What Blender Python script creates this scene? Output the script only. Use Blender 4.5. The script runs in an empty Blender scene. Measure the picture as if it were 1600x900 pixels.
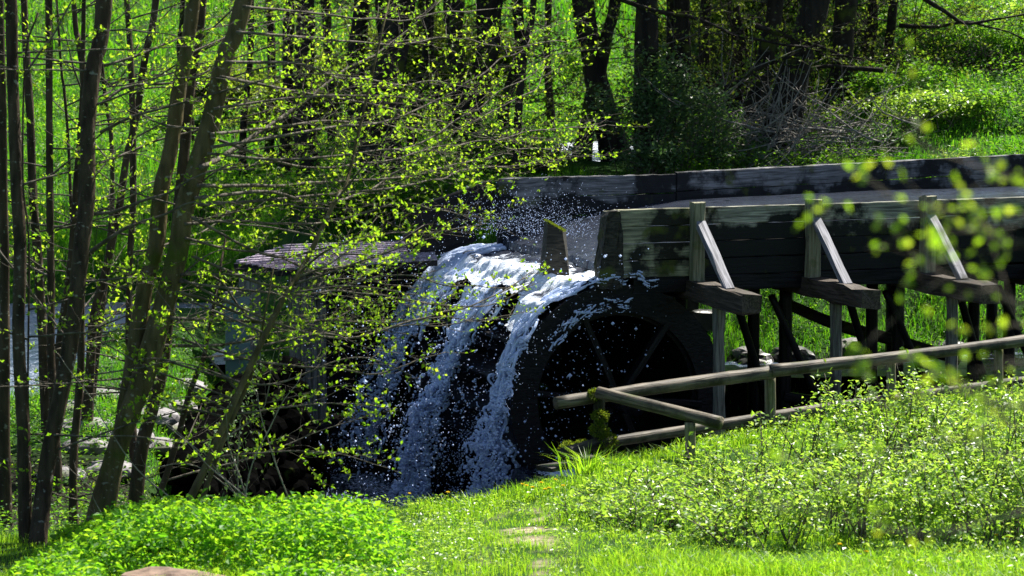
import bpy, bmesh, math, random
import numpy as np
from mathutils import Vector, Matrix, noise as mnoise
R = math.radians
scene = bpy.context.scene
col = scene.collection
rng = np.random.default_rng(7)
random.seed(7)

# ------------------------------------------------------------------ camera
F = 4800.0; PITCH = R(6.0); CAM = np.array([0.0, 0.0, 6.66])
cam_d = bpy.data.cameras.new('camera'); cam = bpy.data.objects.new('camera', cam_d); col.objects.link(cam)
cam.location = CAM; cam.rotation_euler = (R(90) - PITCH, 0, 0)
cam_d.sensor_width = 36; cam_d.lens = F * 36 / 1600
cam_d.clip_start = 0.1; cam_d.clip_end = 2000
cam_d.dof.use_dof = True; cam_d.dof.focus_distance = 34.5; cam_d.dof.aperture_fstop = 3.6
scene.camera = cam
# ------------------------------------------------------------------ world, sun, exposure
SUN = Vector((0.50, 0.60, 1.05)).normalized()
elev = math.asin(SUN.z); azim = math.atan2(SUN.x, SUN.y)
w = bpy.data.worlds.new('World'); scene.world = w; w.use_nodes = True
nt = w.node_tree; bg = nt.nodes['Background']
sky = nt.nodes.new('ShaderNodeTexSky'); sky.sky_type = 'NISHITA'; sky.sun_disc = False
sky.sun_elevation = elev; sky.sun_rotation = azim
nt.links.new(sky.outputs[0], bg.inputs[0]); bg.inputs[1].default_value = 0.055
sl = bpy.data.lights.new('sun', 'SUN'); sun = bpy.data.objects.new('sun', sl); col.objects.link(sun)
sl.energy = 5.0; sl.angle = R(0.5); sl.color = (1.0, 0.95, 0.86)
sun.rotation_euler = SUN.to_track_quat('Z', 'Y').to_euler(); sun.location = (20, 30, 60)
scene.view_settings.view_transform = 'Standard'; scene.view_settings.look = 'None'
scene.view_settings.exposure = 1.45; scene.view_settings.gamma = 1.0
scene.cycles.max_bounces = 6; scene.cycles.transparent_max_bounces = 4
scene.cycles.diffuse_bounces = 3; scene.cycles.glossy_bounces = 3; scene.cycles.transmission_bounces = 3

# ------------------------------------------------------------------ helpers: pixels to places
SP, CP = math.sin(PITCH), math.cos(PITCH)
def ray(u, v):
    dx = (u - 800) / F; dy = (450 - v) / F
    return np.array([dx, CP + dy * SP, -SP + dy * CP])
def PY(u, v, Y):
    d = ray(u, v); return CAM + d * (Y / d[1])
def PZ(u, v, z):
    d = ray(u, v); return CAM + d * ((z - CAM[2]) / d[2])

# ------------------------------------------------------------------ helpers: objects
def tag(o, label=None, cat=None, group=None, kind=None):
    if label: o['label'] = label
    if cat: o['category'] = cat
    if group: o['group'] = group
    if kind: o['kind'] = kind
    return o
def empty(name, loc):
    o = bpy.data.objects.new(name, None); col.objects.link(o); o.location = loc; o.empty_display_size = .2
    return o
def npmesh(name, V, quads=None, tris=None, mats=(), smooth=False, mat_idx=None):
    me = bpy.data.meshes.new(name)
    V = np.asarray(V, dtype=np.float32).reshape(-1, 3)
    nq = 0 if quads is None else len(quads); ntr = 0 if tris is None else len(tris)
    me.vertices.add(len(V)); me.vertices.foreach_set('co', V.ravel())
    loops = []
    if nq: loops.append(np.asarray(quads, dtype=np.int32).ravel())
    if ntr: loops.append(np.asarray(tris, dtype=np.int32).ravel())
    loops = np.concatenate(loops)
    me.loops.add(len(loops)); me.loops.foreach_set('vertex_index', loops)
    me.polygons.add(nq + ntr)
    starts = np.concatenate([np.arange(nq) * 4, nq * 4 + np.arange(ntr) * 3]).astype(np.int32)
    me.polygons.foreach_set('loop_start', starts)
    if mat_idx is not None: me.polygons.foreach_set('material_index', np.asarray(mat_idx, dtype=np.int32))
    me.polygons.foreach_set('use_smooth', np.full(nq + ntr, smooth))
    for m in mats: me.materials.append(m)
    me.update(calc_edges=True); me.validate()
    return me
def link(name, me, parent=None, loc=(0, 0, 0), rot=None):
    o = bpy.data.objects.new(name, me); col.objects.link(o)
    M = Matrix.Translation(Vector(loc))
    if rot is not None: M = M @ rot.to_4x4()
    if parent is not None:
        o.parent = parent
        P = Matrix.Translation(parent.location)       # parents are never turned
        o.matrix_local = P.inverted() @ M
    else: o.matrix_world = M
    return o
def wmesh(name, V, mat, parent=None, quads=None, tris=None, smooth=False, origin=None):
    """a mesh given in world coordinates, its origin at its thing's base"""
    V = np.asarray(V, dtype=float).reshape(-1, 3)
    o0 = np.array(parent.location if parent is not None else (origin if origin is not None else V.min(0)))
    return link(name, npmesh(name, V - o0, quads, tris, (mat,), smooth), parent, o0)

class Tubes:
    def __init__(s): s.V = []; s.Q = []; s.n = 0
    def add(s, pts, rad, sides=6, rough=0.0):
        pts = np.asarray(pts, float); n = len(pts)
        rad = np.broadcast_to(np.asarray(rad, float), (n,))
        T = np.gradient(pts, axis=0); T /= np.linalg.norm(T, axis=1)[:, None] + 1e-9
        ref = np.array([0, 0, 1.0]) if abs(T[:, 2].mean()) < .8 else np.array([1.0, 0, 0])
        A = np.cross(T, ref); A /= np.linalg.norm(A, axis=1)[:, None] + 1e-9
        B = np.cross(T, A)
        an = np.arange(sides) * 2 * np.pi / sides
        rr = rad[:, None] * (1 + (rng.normal(0, rough, (n, sides)) if rough else 0))
        ring = pts[:, None] + rr[..., None] * (A[:, None] * np.cos(an)[None, :, None] + B[:, None] * np.sin(an)[None, :, None])
        V = ring.reshape(-1, 3)
        i = np.arange(n - 1)[:, None] * sides; j = np.arange(sides)[None]; k = (j + 1) % sides
        Q = np.stack([i + j, i + k, i + sides + k, i + sides + j], -1).reshape(-1, 4)
        cap = []
        if sides == 4: pass
        s.V.append(V); s.Q.append(Q + s.n); s.n += len(V)
        # end caps as fans to the centre
        c = np.array([pts[0], pts[-1]]); s.V.append(c)
        q0 = np.stack([np.arange(0, sides), np.full(sides, len(V)), (np.arange(sides) + 1) % sides, (np.arange(sides) + 1) % sides], -1)
        base = s.n - len(V)
        s.T = getattr(s, 'T', [])
        j = np.arange(sides); k = (j + 1) % sides
        s.T.append(np.stack([k, j, np.full(sides, len(V))], -1) + base)
        e = (n - 1) * sides
        s.T.append(np.stack([e + j, e + k, np.full(sides, len(V) + 1)], -1) + base)
        s.n += 2
    def obj(s, name, mat, parent=None, smooth=True, origin=None):
        return wmesh(name, np.concatenate(s.V), mat, parent, np.concatenate(s.Q), np.concatenate(s.T), smooth, origin)

def unit(a): return a / (np.linalg.norm(a, axis=-1, keepdims=True) + 1e-9)
def leafgeo(P, D, N, L, W, fold=.25):
    P = np.asarray(P); D = unit(D); S = unit(np.cross(D, N)); N = np.cross(S, D)
    L = np.asarray(L)[:, None]; W = np.asarray(W)[:, None]
    m = P + D * L * .45 + N * W * fold
    V = np.stack([P, m + S * W * .5, P + D * L, m - S * W * .5], 1).reshape(-1, 3)
    Q = np.arange(len(P) * 4).reshape(-1, 4)
    return V, Q
def bladegeo(P, D, H, W, bend):
    """grass blades: 2 quads + tip, bending along a horizontal direction"""
    n = len(P); up = np.array([0, 0, 1.0])
    an = rng.uniform(0, 2 * np.pi, n); S = np.stack([np.cos(an), np.sin(an), 0 * an], 1)
    H = H[:, None]; W = W[:, None]; bend = bend[:, None]
    p1 = P + up * H * .5 + D * bend * H * .18; p2 = P + up * H * .95 * (1 - bend * .35) + D * bend * H * .75
    V = np.stack([P - S * W * .5, P + S * W * .5, p1 + S * W * .42, p1 - S * W * .42, p2], 1).reshape(-1, 3)
    b = np.arange(n)[:, None] * 5
    Q = b + np.array([[0, 1, 2, 3]]); T = b + np.array([[3, 2, 4]])
    return V, Q, T

def catmull(pts, n):
    pts = np.asarray(pts, float); m = len(pts)
    P = np.vstack([2 * pts[0] - pts[1], pts, 2 * pts[-1] - pts[-2]])
    t = np.linspace(0, m - 1, n); i = np.minimum(t.astype(int), m - 2); f = (t - i)[:, None]
    a, b, c, d = P[i], P[i + 1], P[i + 2], P[i + 3]
    return .5 * ((2 * b) + (-a + c) * f + (2 * a - 5 * b + 4 * c - d) * f ** 2 + (-a + 3 * b - 3 * c + d) * f ** 3)

# smooth value noise in numpy
_G = np.random.default_rng(3).random((64, 64, 64))
def vnoise(p, s=1.0):
    p = np.asarray(p) * s
    i = np.floor(p).astype(int); f = p - i; f = f * f * (3 - 2 * f); r = 0
    for dx in (0, 1):
        for dy in (0, 1):
            for dz in (0, 1):
                wgt = (f[..., 0] if dx else 1 - f[..., 0]) * (f[..., 1] if dy else 1 - f[..., 1]) * (f[..., 2] if dz else 1 - f[..., 2])
                r = r + wgt * _G[(i[..., 0] + dx) % 64, (i[..., 1] + dy) % 64, (i[..., 2] + dz) % 64]
    return r
def fbm(p, s=1.0, o=3):
    r = 0; a = 1; t = 0
    for k in range(o): r = r + a * vnoise(np.asarray(p) + 17.3 * k, s * 2 ** k); t += a; a *= .5
    return r / t
def sst(a, b, x): t = np.clip((x - a) / (b - a), 0, 1); return t * t * (3 - 2 * t)

# ------------------------------------------------------------------ materials
def mat(name):
    m = bpy.data.materials.new(name); m.use_nodes = True; n = m.node_tree.nodes; n.clear()
    return m, n, m.node_tree.links
def N(n, t, **k):
    x = n.new(t)
    for a, b in k.items(): setattr(x, a, b)
    return x
def ramp(n, stops):
    r = n.new('ShaderNodeValToRGB'); e = r.color_ramp.elements
    while len(e) < len(stops): e.new(.5)
    for q, (p, c) in zip(e, stops): q.position = p; q.color = (*c, 1) if len(c) == 3 else c
    return r
def leaf_mat(name, cols, tcols, gloss=.35, trans=.5, clearc=.0):
    m, n, l = mat(name)
    g = N(n, 'ShaderNodeNewGeometry'); r1 = ramp(n, [(i / (len(cols) - 1), c) for i, c in enumerate(cols)])
    r2 = ramp(n, [(i / (len(tcols) - 1), c) for i, c in enumerate(tcols)])
    l.new(g.outputs['Random Per Island'], r1.inputs[0]); l.new(g.outputs['Random Per Island'], r2.inputs[0])
    p = N(n, 'ShaderNodeBsdfPrincipled'); p.inputs['Roughness'].default_value = gloss
    p.inputs['Specular IOR Level'].default_value = .5 if gloss < .4 else .22
    l.new(r1.outputs[0], p.inputs['Base Color'])
    t = N(n, 'ShaderNodeBsdfTranslucent'); l.new(r2.outputs[0], t.inputs[0])
    mx = N(n, 'ShaderNodeMixShader'); mx.inputs[0].default_value = trans
    l.new(p.outputs[0], mx.inputs[1]); l.new(t.outputs[0], mx.inputs[2])
    o = N(n, 'ShaderNodeOutputMaterial'); l.new(mx.outputs[0], o.inputs[0]); return m
M_young = leaf_mat('young_leaf', [(.07, .13, .01), (.10, .17, .015), (.12, .19, .02)], [(.26, .56, .015), (.38, .66, .02), (.58, .74, .04)], .5, .55)
M_nettle = leaf_mat('nettle_leaf', [(.04, .13, .012), (.06, .18, .018), (.09, .22, .02)], [(.16, .50, .012), (.32, .68, .02), (.50, .80, .03)], .5, .5)
M_grass = leaf_mat('grass_blade', [(.05, .13, .012), (.08, .18, .015), (.12, .2, .02)], [(.24, .56, .015), (.38, .70, .02), (.52, .74, .04)], .4, .5)
M_grassfar = leaf_mat('meadow_blade', [(.035, .11, .010), (.055, .15, .012), (.09, .17, .02)], [(.09, .40, .006), (.16, .52, .010), (.28, .60, .02)], .6, .42)
M_weed = leaf_mat('herb_leaf', [(.03, .09, .015), (.05, .13, .02), (.08, .16, .02)], [(.12, .36, .015), (.22, .5, .02), (.34, .6, .03)], .5, .42)
M_grey = leaf_mat('grey_leaf', [(.04, .08, .035), (.06, .11, .045), (.09, .14, .06)], [(.10, .24, .05), (.16, .32, .06), (.24, .38, .08)], .42, .3)
M_shrub = leaf_mat('shrub_leaf', [(.06, .14, .02), (.09, .18, .03), (.14, .22, .05)], [(.30, .56, .03), (.42, .68, .05), (.58, .76, .1)], .36, .45)
M_canopy = leaf_mat('canopy_leaf', [(.05, .09, .012), (.07, .12, .015)], [(.2, .3, .02), (.3, .4, .03)], .4, .4)
M_moss = leaf_mat('moss_frond', [(.05, .09, .01), (.1, .14, .012)], [(.2, .3, .02), (.3, .36, .02)], .8, .3)
M_petal = leaf_mat('yellow_petal', [(.8, .58, .01), (.85, .66, .02)], [(.85, .62, .01), (.85, .68, .02)], .6, .3)

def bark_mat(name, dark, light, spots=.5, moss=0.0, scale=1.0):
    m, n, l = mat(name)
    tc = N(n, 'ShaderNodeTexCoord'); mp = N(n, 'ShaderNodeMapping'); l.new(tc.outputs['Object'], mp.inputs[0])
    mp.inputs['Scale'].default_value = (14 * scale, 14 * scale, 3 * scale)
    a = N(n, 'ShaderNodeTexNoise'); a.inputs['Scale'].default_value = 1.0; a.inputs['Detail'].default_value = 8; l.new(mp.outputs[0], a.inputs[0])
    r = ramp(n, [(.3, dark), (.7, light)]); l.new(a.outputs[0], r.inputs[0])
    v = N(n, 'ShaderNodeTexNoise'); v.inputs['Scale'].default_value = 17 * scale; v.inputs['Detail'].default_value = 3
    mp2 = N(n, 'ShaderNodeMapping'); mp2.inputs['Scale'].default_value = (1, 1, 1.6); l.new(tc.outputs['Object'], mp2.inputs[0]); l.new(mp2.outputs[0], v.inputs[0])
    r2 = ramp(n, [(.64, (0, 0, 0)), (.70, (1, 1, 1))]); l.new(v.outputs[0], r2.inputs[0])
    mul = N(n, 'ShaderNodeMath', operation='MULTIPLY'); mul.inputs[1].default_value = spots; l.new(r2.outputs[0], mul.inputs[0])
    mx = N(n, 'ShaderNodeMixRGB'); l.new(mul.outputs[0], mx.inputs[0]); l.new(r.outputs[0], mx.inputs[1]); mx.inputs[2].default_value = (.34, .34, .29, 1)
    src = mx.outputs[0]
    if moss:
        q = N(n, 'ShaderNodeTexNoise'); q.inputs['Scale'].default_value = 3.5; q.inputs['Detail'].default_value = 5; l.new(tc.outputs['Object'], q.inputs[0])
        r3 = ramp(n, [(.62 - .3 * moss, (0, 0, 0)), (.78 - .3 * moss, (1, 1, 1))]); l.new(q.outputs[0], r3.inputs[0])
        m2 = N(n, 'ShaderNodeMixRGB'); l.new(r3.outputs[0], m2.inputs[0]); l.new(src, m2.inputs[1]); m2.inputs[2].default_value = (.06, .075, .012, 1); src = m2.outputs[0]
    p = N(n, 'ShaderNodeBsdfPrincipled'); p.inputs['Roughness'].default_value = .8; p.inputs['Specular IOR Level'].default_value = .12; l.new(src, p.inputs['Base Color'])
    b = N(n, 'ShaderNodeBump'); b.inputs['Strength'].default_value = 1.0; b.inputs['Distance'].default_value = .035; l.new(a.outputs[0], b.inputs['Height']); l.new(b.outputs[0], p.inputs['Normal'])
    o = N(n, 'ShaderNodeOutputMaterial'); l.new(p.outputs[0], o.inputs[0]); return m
M_bark = bark_mat('alder_bark', (.022, .016, .011), (.085, .062, .042), .55)
M_barkg = bark_mat('olive_bark', (.05, .040, .018), (.15, .12, .06), .55, .25)
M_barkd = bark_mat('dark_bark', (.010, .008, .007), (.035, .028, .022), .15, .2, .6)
M_twig = bark_mat('twig_bark', (.05, .042, .032), (.16, .14, .115), .2)
M_stick = bark_mat('dead_stick', (.11, .10, .09), (.30, .28, .25), .1)
M_cane = bark_mat('pale_cane', (.16, .14, .11), (.34, .31, .26), .1)

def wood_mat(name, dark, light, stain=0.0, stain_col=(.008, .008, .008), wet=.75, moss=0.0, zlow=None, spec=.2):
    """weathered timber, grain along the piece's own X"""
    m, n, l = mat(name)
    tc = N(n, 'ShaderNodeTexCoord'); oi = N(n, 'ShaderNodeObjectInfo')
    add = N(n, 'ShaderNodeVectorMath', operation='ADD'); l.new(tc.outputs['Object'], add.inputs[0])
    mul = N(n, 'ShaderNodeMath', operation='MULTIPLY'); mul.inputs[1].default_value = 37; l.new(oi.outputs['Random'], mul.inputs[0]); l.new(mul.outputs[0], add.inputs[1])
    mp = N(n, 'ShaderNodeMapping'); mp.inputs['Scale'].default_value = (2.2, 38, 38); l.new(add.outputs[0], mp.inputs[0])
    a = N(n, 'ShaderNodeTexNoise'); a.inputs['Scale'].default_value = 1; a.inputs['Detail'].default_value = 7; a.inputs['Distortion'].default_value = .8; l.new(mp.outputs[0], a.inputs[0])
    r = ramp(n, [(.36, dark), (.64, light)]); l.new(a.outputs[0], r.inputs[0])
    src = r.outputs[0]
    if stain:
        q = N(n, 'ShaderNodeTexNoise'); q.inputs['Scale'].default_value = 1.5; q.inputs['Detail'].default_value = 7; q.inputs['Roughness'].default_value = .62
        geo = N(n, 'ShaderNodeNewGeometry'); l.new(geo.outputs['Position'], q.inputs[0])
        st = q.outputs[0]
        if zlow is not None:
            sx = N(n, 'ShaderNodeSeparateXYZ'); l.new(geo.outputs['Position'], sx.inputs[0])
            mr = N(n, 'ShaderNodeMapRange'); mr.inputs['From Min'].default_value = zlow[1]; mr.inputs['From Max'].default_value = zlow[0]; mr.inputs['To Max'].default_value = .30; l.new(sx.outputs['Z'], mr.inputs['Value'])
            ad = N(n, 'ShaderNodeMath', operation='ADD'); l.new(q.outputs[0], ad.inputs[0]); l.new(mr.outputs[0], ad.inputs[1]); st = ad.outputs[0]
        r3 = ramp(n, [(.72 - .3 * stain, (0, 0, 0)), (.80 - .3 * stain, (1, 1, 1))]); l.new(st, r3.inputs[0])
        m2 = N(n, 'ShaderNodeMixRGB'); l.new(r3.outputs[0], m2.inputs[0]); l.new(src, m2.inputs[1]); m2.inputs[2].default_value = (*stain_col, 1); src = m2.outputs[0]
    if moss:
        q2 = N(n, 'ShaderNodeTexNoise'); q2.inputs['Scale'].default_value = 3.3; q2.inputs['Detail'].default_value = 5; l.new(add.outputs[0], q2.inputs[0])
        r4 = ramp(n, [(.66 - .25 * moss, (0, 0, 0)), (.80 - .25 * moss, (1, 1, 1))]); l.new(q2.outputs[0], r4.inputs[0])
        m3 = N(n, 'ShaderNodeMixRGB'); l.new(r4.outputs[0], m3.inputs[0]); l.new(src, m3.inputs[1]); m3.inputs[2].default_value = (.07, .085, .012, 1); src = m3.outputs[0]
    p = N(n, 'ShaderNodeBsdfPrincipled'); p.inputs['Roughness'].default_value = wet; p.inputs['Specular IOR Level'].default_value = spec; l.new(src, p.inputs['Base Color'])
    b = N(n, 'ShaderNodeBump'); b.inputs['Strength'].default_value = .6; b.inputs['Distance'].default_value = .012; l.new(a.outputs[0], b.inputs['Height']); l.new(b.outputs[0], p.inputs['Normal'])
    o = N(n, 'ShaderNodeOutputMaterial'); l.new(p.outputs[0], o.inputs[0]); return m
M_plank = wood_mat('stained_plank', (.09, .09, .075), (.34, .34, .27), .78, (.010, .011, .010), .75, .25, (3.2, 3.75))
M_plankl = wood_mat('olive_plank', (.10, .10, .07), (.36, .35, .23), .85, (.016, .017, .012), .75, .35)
M_plankfar = wood_mat('grey_plank', (.065, .065, .07), (.23, .23, .25), .75, (.012, .013, .016), .7, .2, (3.45, 3.8))
M_post = wood_mat('olive_post', (.10, .10, .06), (.26, .25, .17), .35, (.02, .02, .015), .75, .3)
M_brace = wood_mat('grey_brace', (.10, .10, .115), (.29, .29, .32), .35, (.05, .05, .05), .7)
M_beam = wood_mat('brown_beam', (.022, .018, .014), (.085, .068, .054), .45, (.012, .010, .009), .6)
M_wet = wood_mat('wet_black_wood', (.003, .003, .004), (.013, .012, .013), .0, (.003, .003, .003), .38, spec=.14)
M_leg = wood_mat('grey_leg', (.06, .06, .05), (.19, .19, .16), .55, (.03, .03, .025), .75)
M_rail = wood_mat('rail_log', (.05, .043, .033), (.19, .16, .12), .8, (.04, .035, .025), .6, .25)
M_railpost = wood_mat('rail_post', (.09, .085, .05), (.24, .22, .14), .3, (.03, .03, .02), .7, .45)
M_mossw = wood_mat('mossy_wood', (.010, .010, .008), (.05, .045, .035), .4, (.006, .006, .006), .6, .45)
M_hut = wood_mat('hut_board', (.07, .065, .06), (.2, .19, .17), .5, (.02, .018, .016), .8)
M_shingle = wood_mat('shingle', (.12, .10, .13), (.40, .34, .42), .3, (.04, .03, .03), .7)

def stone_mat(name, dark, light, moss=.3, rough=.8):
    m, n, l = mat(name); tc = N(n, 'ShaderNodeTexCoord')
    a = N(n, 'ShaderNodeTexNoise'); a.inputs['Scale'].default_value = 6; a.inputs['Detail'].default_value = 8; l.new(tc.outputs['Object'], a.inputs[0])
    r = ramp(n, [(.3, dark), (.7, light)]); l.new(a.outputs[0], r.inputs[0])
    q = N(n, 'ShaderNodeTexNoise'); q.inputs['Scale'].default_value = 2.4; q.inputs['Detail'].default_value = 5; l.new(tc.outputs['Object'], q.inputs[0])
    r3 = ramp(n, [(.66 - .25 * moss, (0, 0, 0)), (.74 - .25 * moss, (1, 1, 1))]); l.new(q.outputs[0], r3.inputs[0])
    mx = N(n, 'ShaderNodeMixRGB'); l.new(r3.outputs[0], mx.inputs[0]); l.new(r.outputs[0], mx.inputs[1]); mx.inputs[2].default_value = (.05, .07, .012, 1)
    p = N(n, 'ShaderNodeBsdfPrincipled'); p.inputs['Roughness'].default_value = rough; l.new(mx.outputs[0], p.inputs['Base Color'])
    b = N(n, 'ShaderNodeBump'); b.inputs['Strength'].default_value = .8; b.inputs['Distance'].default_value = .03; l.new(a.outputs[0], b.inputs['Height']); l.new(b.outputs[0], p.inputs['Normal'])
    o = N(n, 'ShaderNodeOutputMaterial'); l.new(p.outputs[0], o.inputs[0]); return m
M_stone = stone_mat('grey_stone', (.09, .085, .085), (.25, .235, .24), .3)
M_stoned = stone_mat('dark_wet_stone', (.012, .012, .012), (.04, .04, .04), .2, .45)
M_shadestone = stone_mat('shade_stone', (.001, .001, .001), (.004, .004, .004), .15, .98)  # near black base colour holds the shade at the pit end
M_shadestone.node_tree.nodes['Principled BSDF'].inputs['Specular IOR Level'].default_value = 0
M_brown = stone_mat('brown_rock', (.07, .04, .028), (.26, .17, .12), 0)

def ground_mat():
    m, n, l = mat('ground'); tc = N(n, 'ShaderNodeTexCoord'); at = N(n, 'ShaderNodeAttribute', attribute_name='soil')
    a = N(n, 'ShaderNodeTexNoise'); a.inputs['Scale'].default_value = 2.5; a.inputs['Detail'].default_value = 10; l.new(tc.outputs['Object'], a.inputs[0])
    g = ramp(n, [(.3, (.008, .028, .003)), (.55, (.018, .06, .005)), (.75, (.045, .09, .01))]); l.new(a.outputs[0], g.inputs[0])
    b = N(n, 'ShaderNodeTexNoise'); b.inputs['Scale'].default_value = 9; b.inputs['Detail'].default_value = 8; l.new(tc.outputs['Object'], b.inputs[0])
    s = ramp(n, [(.3, (.005, .004, .003)), (.7, (.022, .017, .013))]); l.new(b.outputs[0], s.inputs[0])  # soil taken near black, shade of pit and trees included
    pth = N(n, 'ShaderNodeAttribute', attribute_name='path')
    ps = ramp(n, [(.3, (.16, .12, .08)), (.7, (.42, .34, .26))]); l.new(b.outputs[0], ps.inputs[0])
    mx = N(n, 'ShaderNodeMixRGB'); l.new(at.outputs['Fac'], mx.inputs[0]); l.new(g.outputs[0], mx.inputs[1]); l.new(s.outputs[0], mx.inputs[2])
    mx2 = N(n, 'ShaderNodeMixRGB'); l.new(pth.outputs['Fac'], mx2.inputs[0]); l.new(mx.outputs[0], mx2.inputs[1]); l.new(ps.outputs[0], mx2.inputs[2])
    p = N(n, 'ShaderNodeBsdfPrincipled'); p.inputs['Roughness'].default_value = .9; p.inputs['Specular IOR Level'].default_value = .08; l.new(mx2.outputs[0], p.inputs['Base Color'])
    bp = N(n, 'ShaderNodeBump'); bp.inputs['Strength'].default_value = .8; bp.inputs['Distance'].default_value = .05; l.new(b.outputs[0], bp.inputs['Height']); l.new(bp.outputs[0], p.inputs['Normal'])
    o = N(n, 'ShaderNodeOutputMaterial'); l.new(p.outputs[0], o.inputs[0]); return m
M_ground = ground_mat()

def water_mat(name, base, scale=(5, 5, 5), bump=.25, rough=.08, foam=None, thr=(.6, .7), rot=0):
    m, n, l = mat(name); tc = N(n, 'ShaderNodeTexCoord'); mp = N(n, 'ShaderNodeMapping'); mp.inputs['Scale'].default_value = scale; mp.inputs['Rotation'].default_value = (0, 0, rot)
    l.new(tc.outputs['Object'], mp.inputs[0])
    a = N(n, 'ShaderNodeTexNoise'); a.inputs['Scale'].default_value = 1; a.inputs['Detail'].default_value = 6; l.new(mp.outputs[0], a.inputs[0])
    p = N(n, 'ShaderNodeBsdfPrincipled'); p.inputs['Roughness'].default_value = rough; p.inputs['Base Color'].default_value = (*base, 1); p.inputs['IOR'].default_value = 1.33
    p.inputs['Specular IOR Level'].default_value = .7
    b = N(n, 'ShaderNodeBump'); b.inputs['Strength'].default_value = bump; b.inputs['Distance'].default_value = .05; l.new(a.outputs[0], b.inputs['Height']); l.new(b.outputs[0], p.inputs['Normal'])
    o = N(n, 'ShaderNodeOutputMaterial')
    if foam:
        at = N(n, 'ShaderNodeAttribute', attribute_name='foam')  # real foam on race and pool, painted glints on stream water
        f2 = N(n, 'ShaderNodeTexNoise'); f2.inputs['Scale'].default_value = 4.0; f2.inputs['Detail'].default_value = 8; f2.inputs['Roughness'].default_value = .7; l.new(mp.outputs[0], f2.inputs[0])
        ad = N(n, 'ShaderNodeMath', operation='ADD'); l.new(at.outputs['Fac'], ad.inputs[0]); l.new(f2.outputs[0], ad.inputs[1])
        r = ramp(n, [(thr[0], (0, 0, 0)), (thr[1], (1, 1, 1))]); l.new(ad.outputs[0], r.inputs[0])
        w2 = N(n, 'ShaderNodeBsdfPrincipled'); w2.inputs['Base Color'].default_value = (*foam, 1); w2.inputs['Roughness'].default_value = .45
        b2 = N(n, 'ShaderNodeBump'); b2.inputs['Strength'].default_value = .9; b2.inputs['Distance'].default_value = .04; l.new(f2.outputs[0], b2.inputs['Height']); l.new(b2.outputs[0], w2.inputs['Normal'])
        mx = N(n, 'ShaderNodeMixShader'); l.new(r.outputs[0], mx.inputs[0]); l.new(p.outputs[0], mx.inputs[1]); l.new(w2.outputs[0], mx.inputs[2]); l.new(mx.outputs[0], o.inputs[0])
    else: l.new(p.outputs[0], o.inputs[0])
    return m
TH = R(20)
M_water = water_mat('race_water', (.03, .036, .052), (1.6, 14, 6), .35, .12, (.75, .83, .95), (.85, 1.15), rot=-TH)
M_pool = water_mat('pool_water', (.006, .008, .014), (7, 7, 7), .5, .1, (.6, .7, .9), (.95, 1.3))
M_stream = water_mat('stream_water', (.03, .05, .09), (5, 9, 5), 1.0, .3, (.75, .82, .95), (.62, .72))  # white flecks in the colour stand for sun glints
def fall_mat():
    m, n, l = mat('falling_water')
    p = N(n, 'ShaderNodeBsdfPrincipled'); p.inputs['Base Color'].default_value = (.66, .77, 1.0, 1); p.inputs['Roughness'].default_value = .2
    p.inputs['Specular IOR Level'].default_value = .6
    p.inputs['Transmission Weight'].default_value = .12; p.inputs['IOR'].default_value = 1.2
    t = N(n, 'ShaderNodeBsdfTranslucent'); t.inputs[0].default_value = (.75, .83, .98, 1)
    mx = N(n, 'ShaderNodeMixShader'); mx.inputs[0].default_value = .3; l.new(p.outputs[0], mx.inputs[1]); l.new(t.outputs[0], mx.inputs[2])
    o = N(n, 'ShaderNodeOutputMaterial'); l.new(mx.outputs[0], o.inputs[0]); return m
M_fall = fall_mat()
def glass_mat():
    m, n, l = mat('window_glass'); p = N(n, 'ShaderNodeBsdfPrincipled'); p.inputs['Base Color'].default_value = (.10, .17, .15, 1); p.inputs['Roughness'].default_value = .12
    p.inputs['Specular IOR Level'].default_value = .9
    o = N(n, 'ShaderNodeOutputMaterial'); l.new(p.outputs[0], o.inputs[0]); return m
M_glass = glass_mat()

# ------------------------------------------------------------------ mill frame of reference
WC = PY(945, 640, 35.0)                        # centre of the wheel's near face
DV = np.array([math.cos(TH), math.sin(TH), 0]); AV = np.array([-math.sin(TH), math.cos(TH), 0])
WR = 1.32; WW = 4.0; WD = 4.45; S0 = .17
WH = WC + DV * S0 + np.array([0, 0, .115])     # centre of the near wheel face
def WL(s, t, z): return np.array([WC[0], WC[1], 0]) + s * DV + t * AV + np.array([0, 0, z])
def toWL(x, y): return (x - WC[0]) * DV[0] + (y - WC[1]) * DV[1], (x - WC[0]) * AV[0] + (y - WC[1]) * AV[1]

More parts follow.
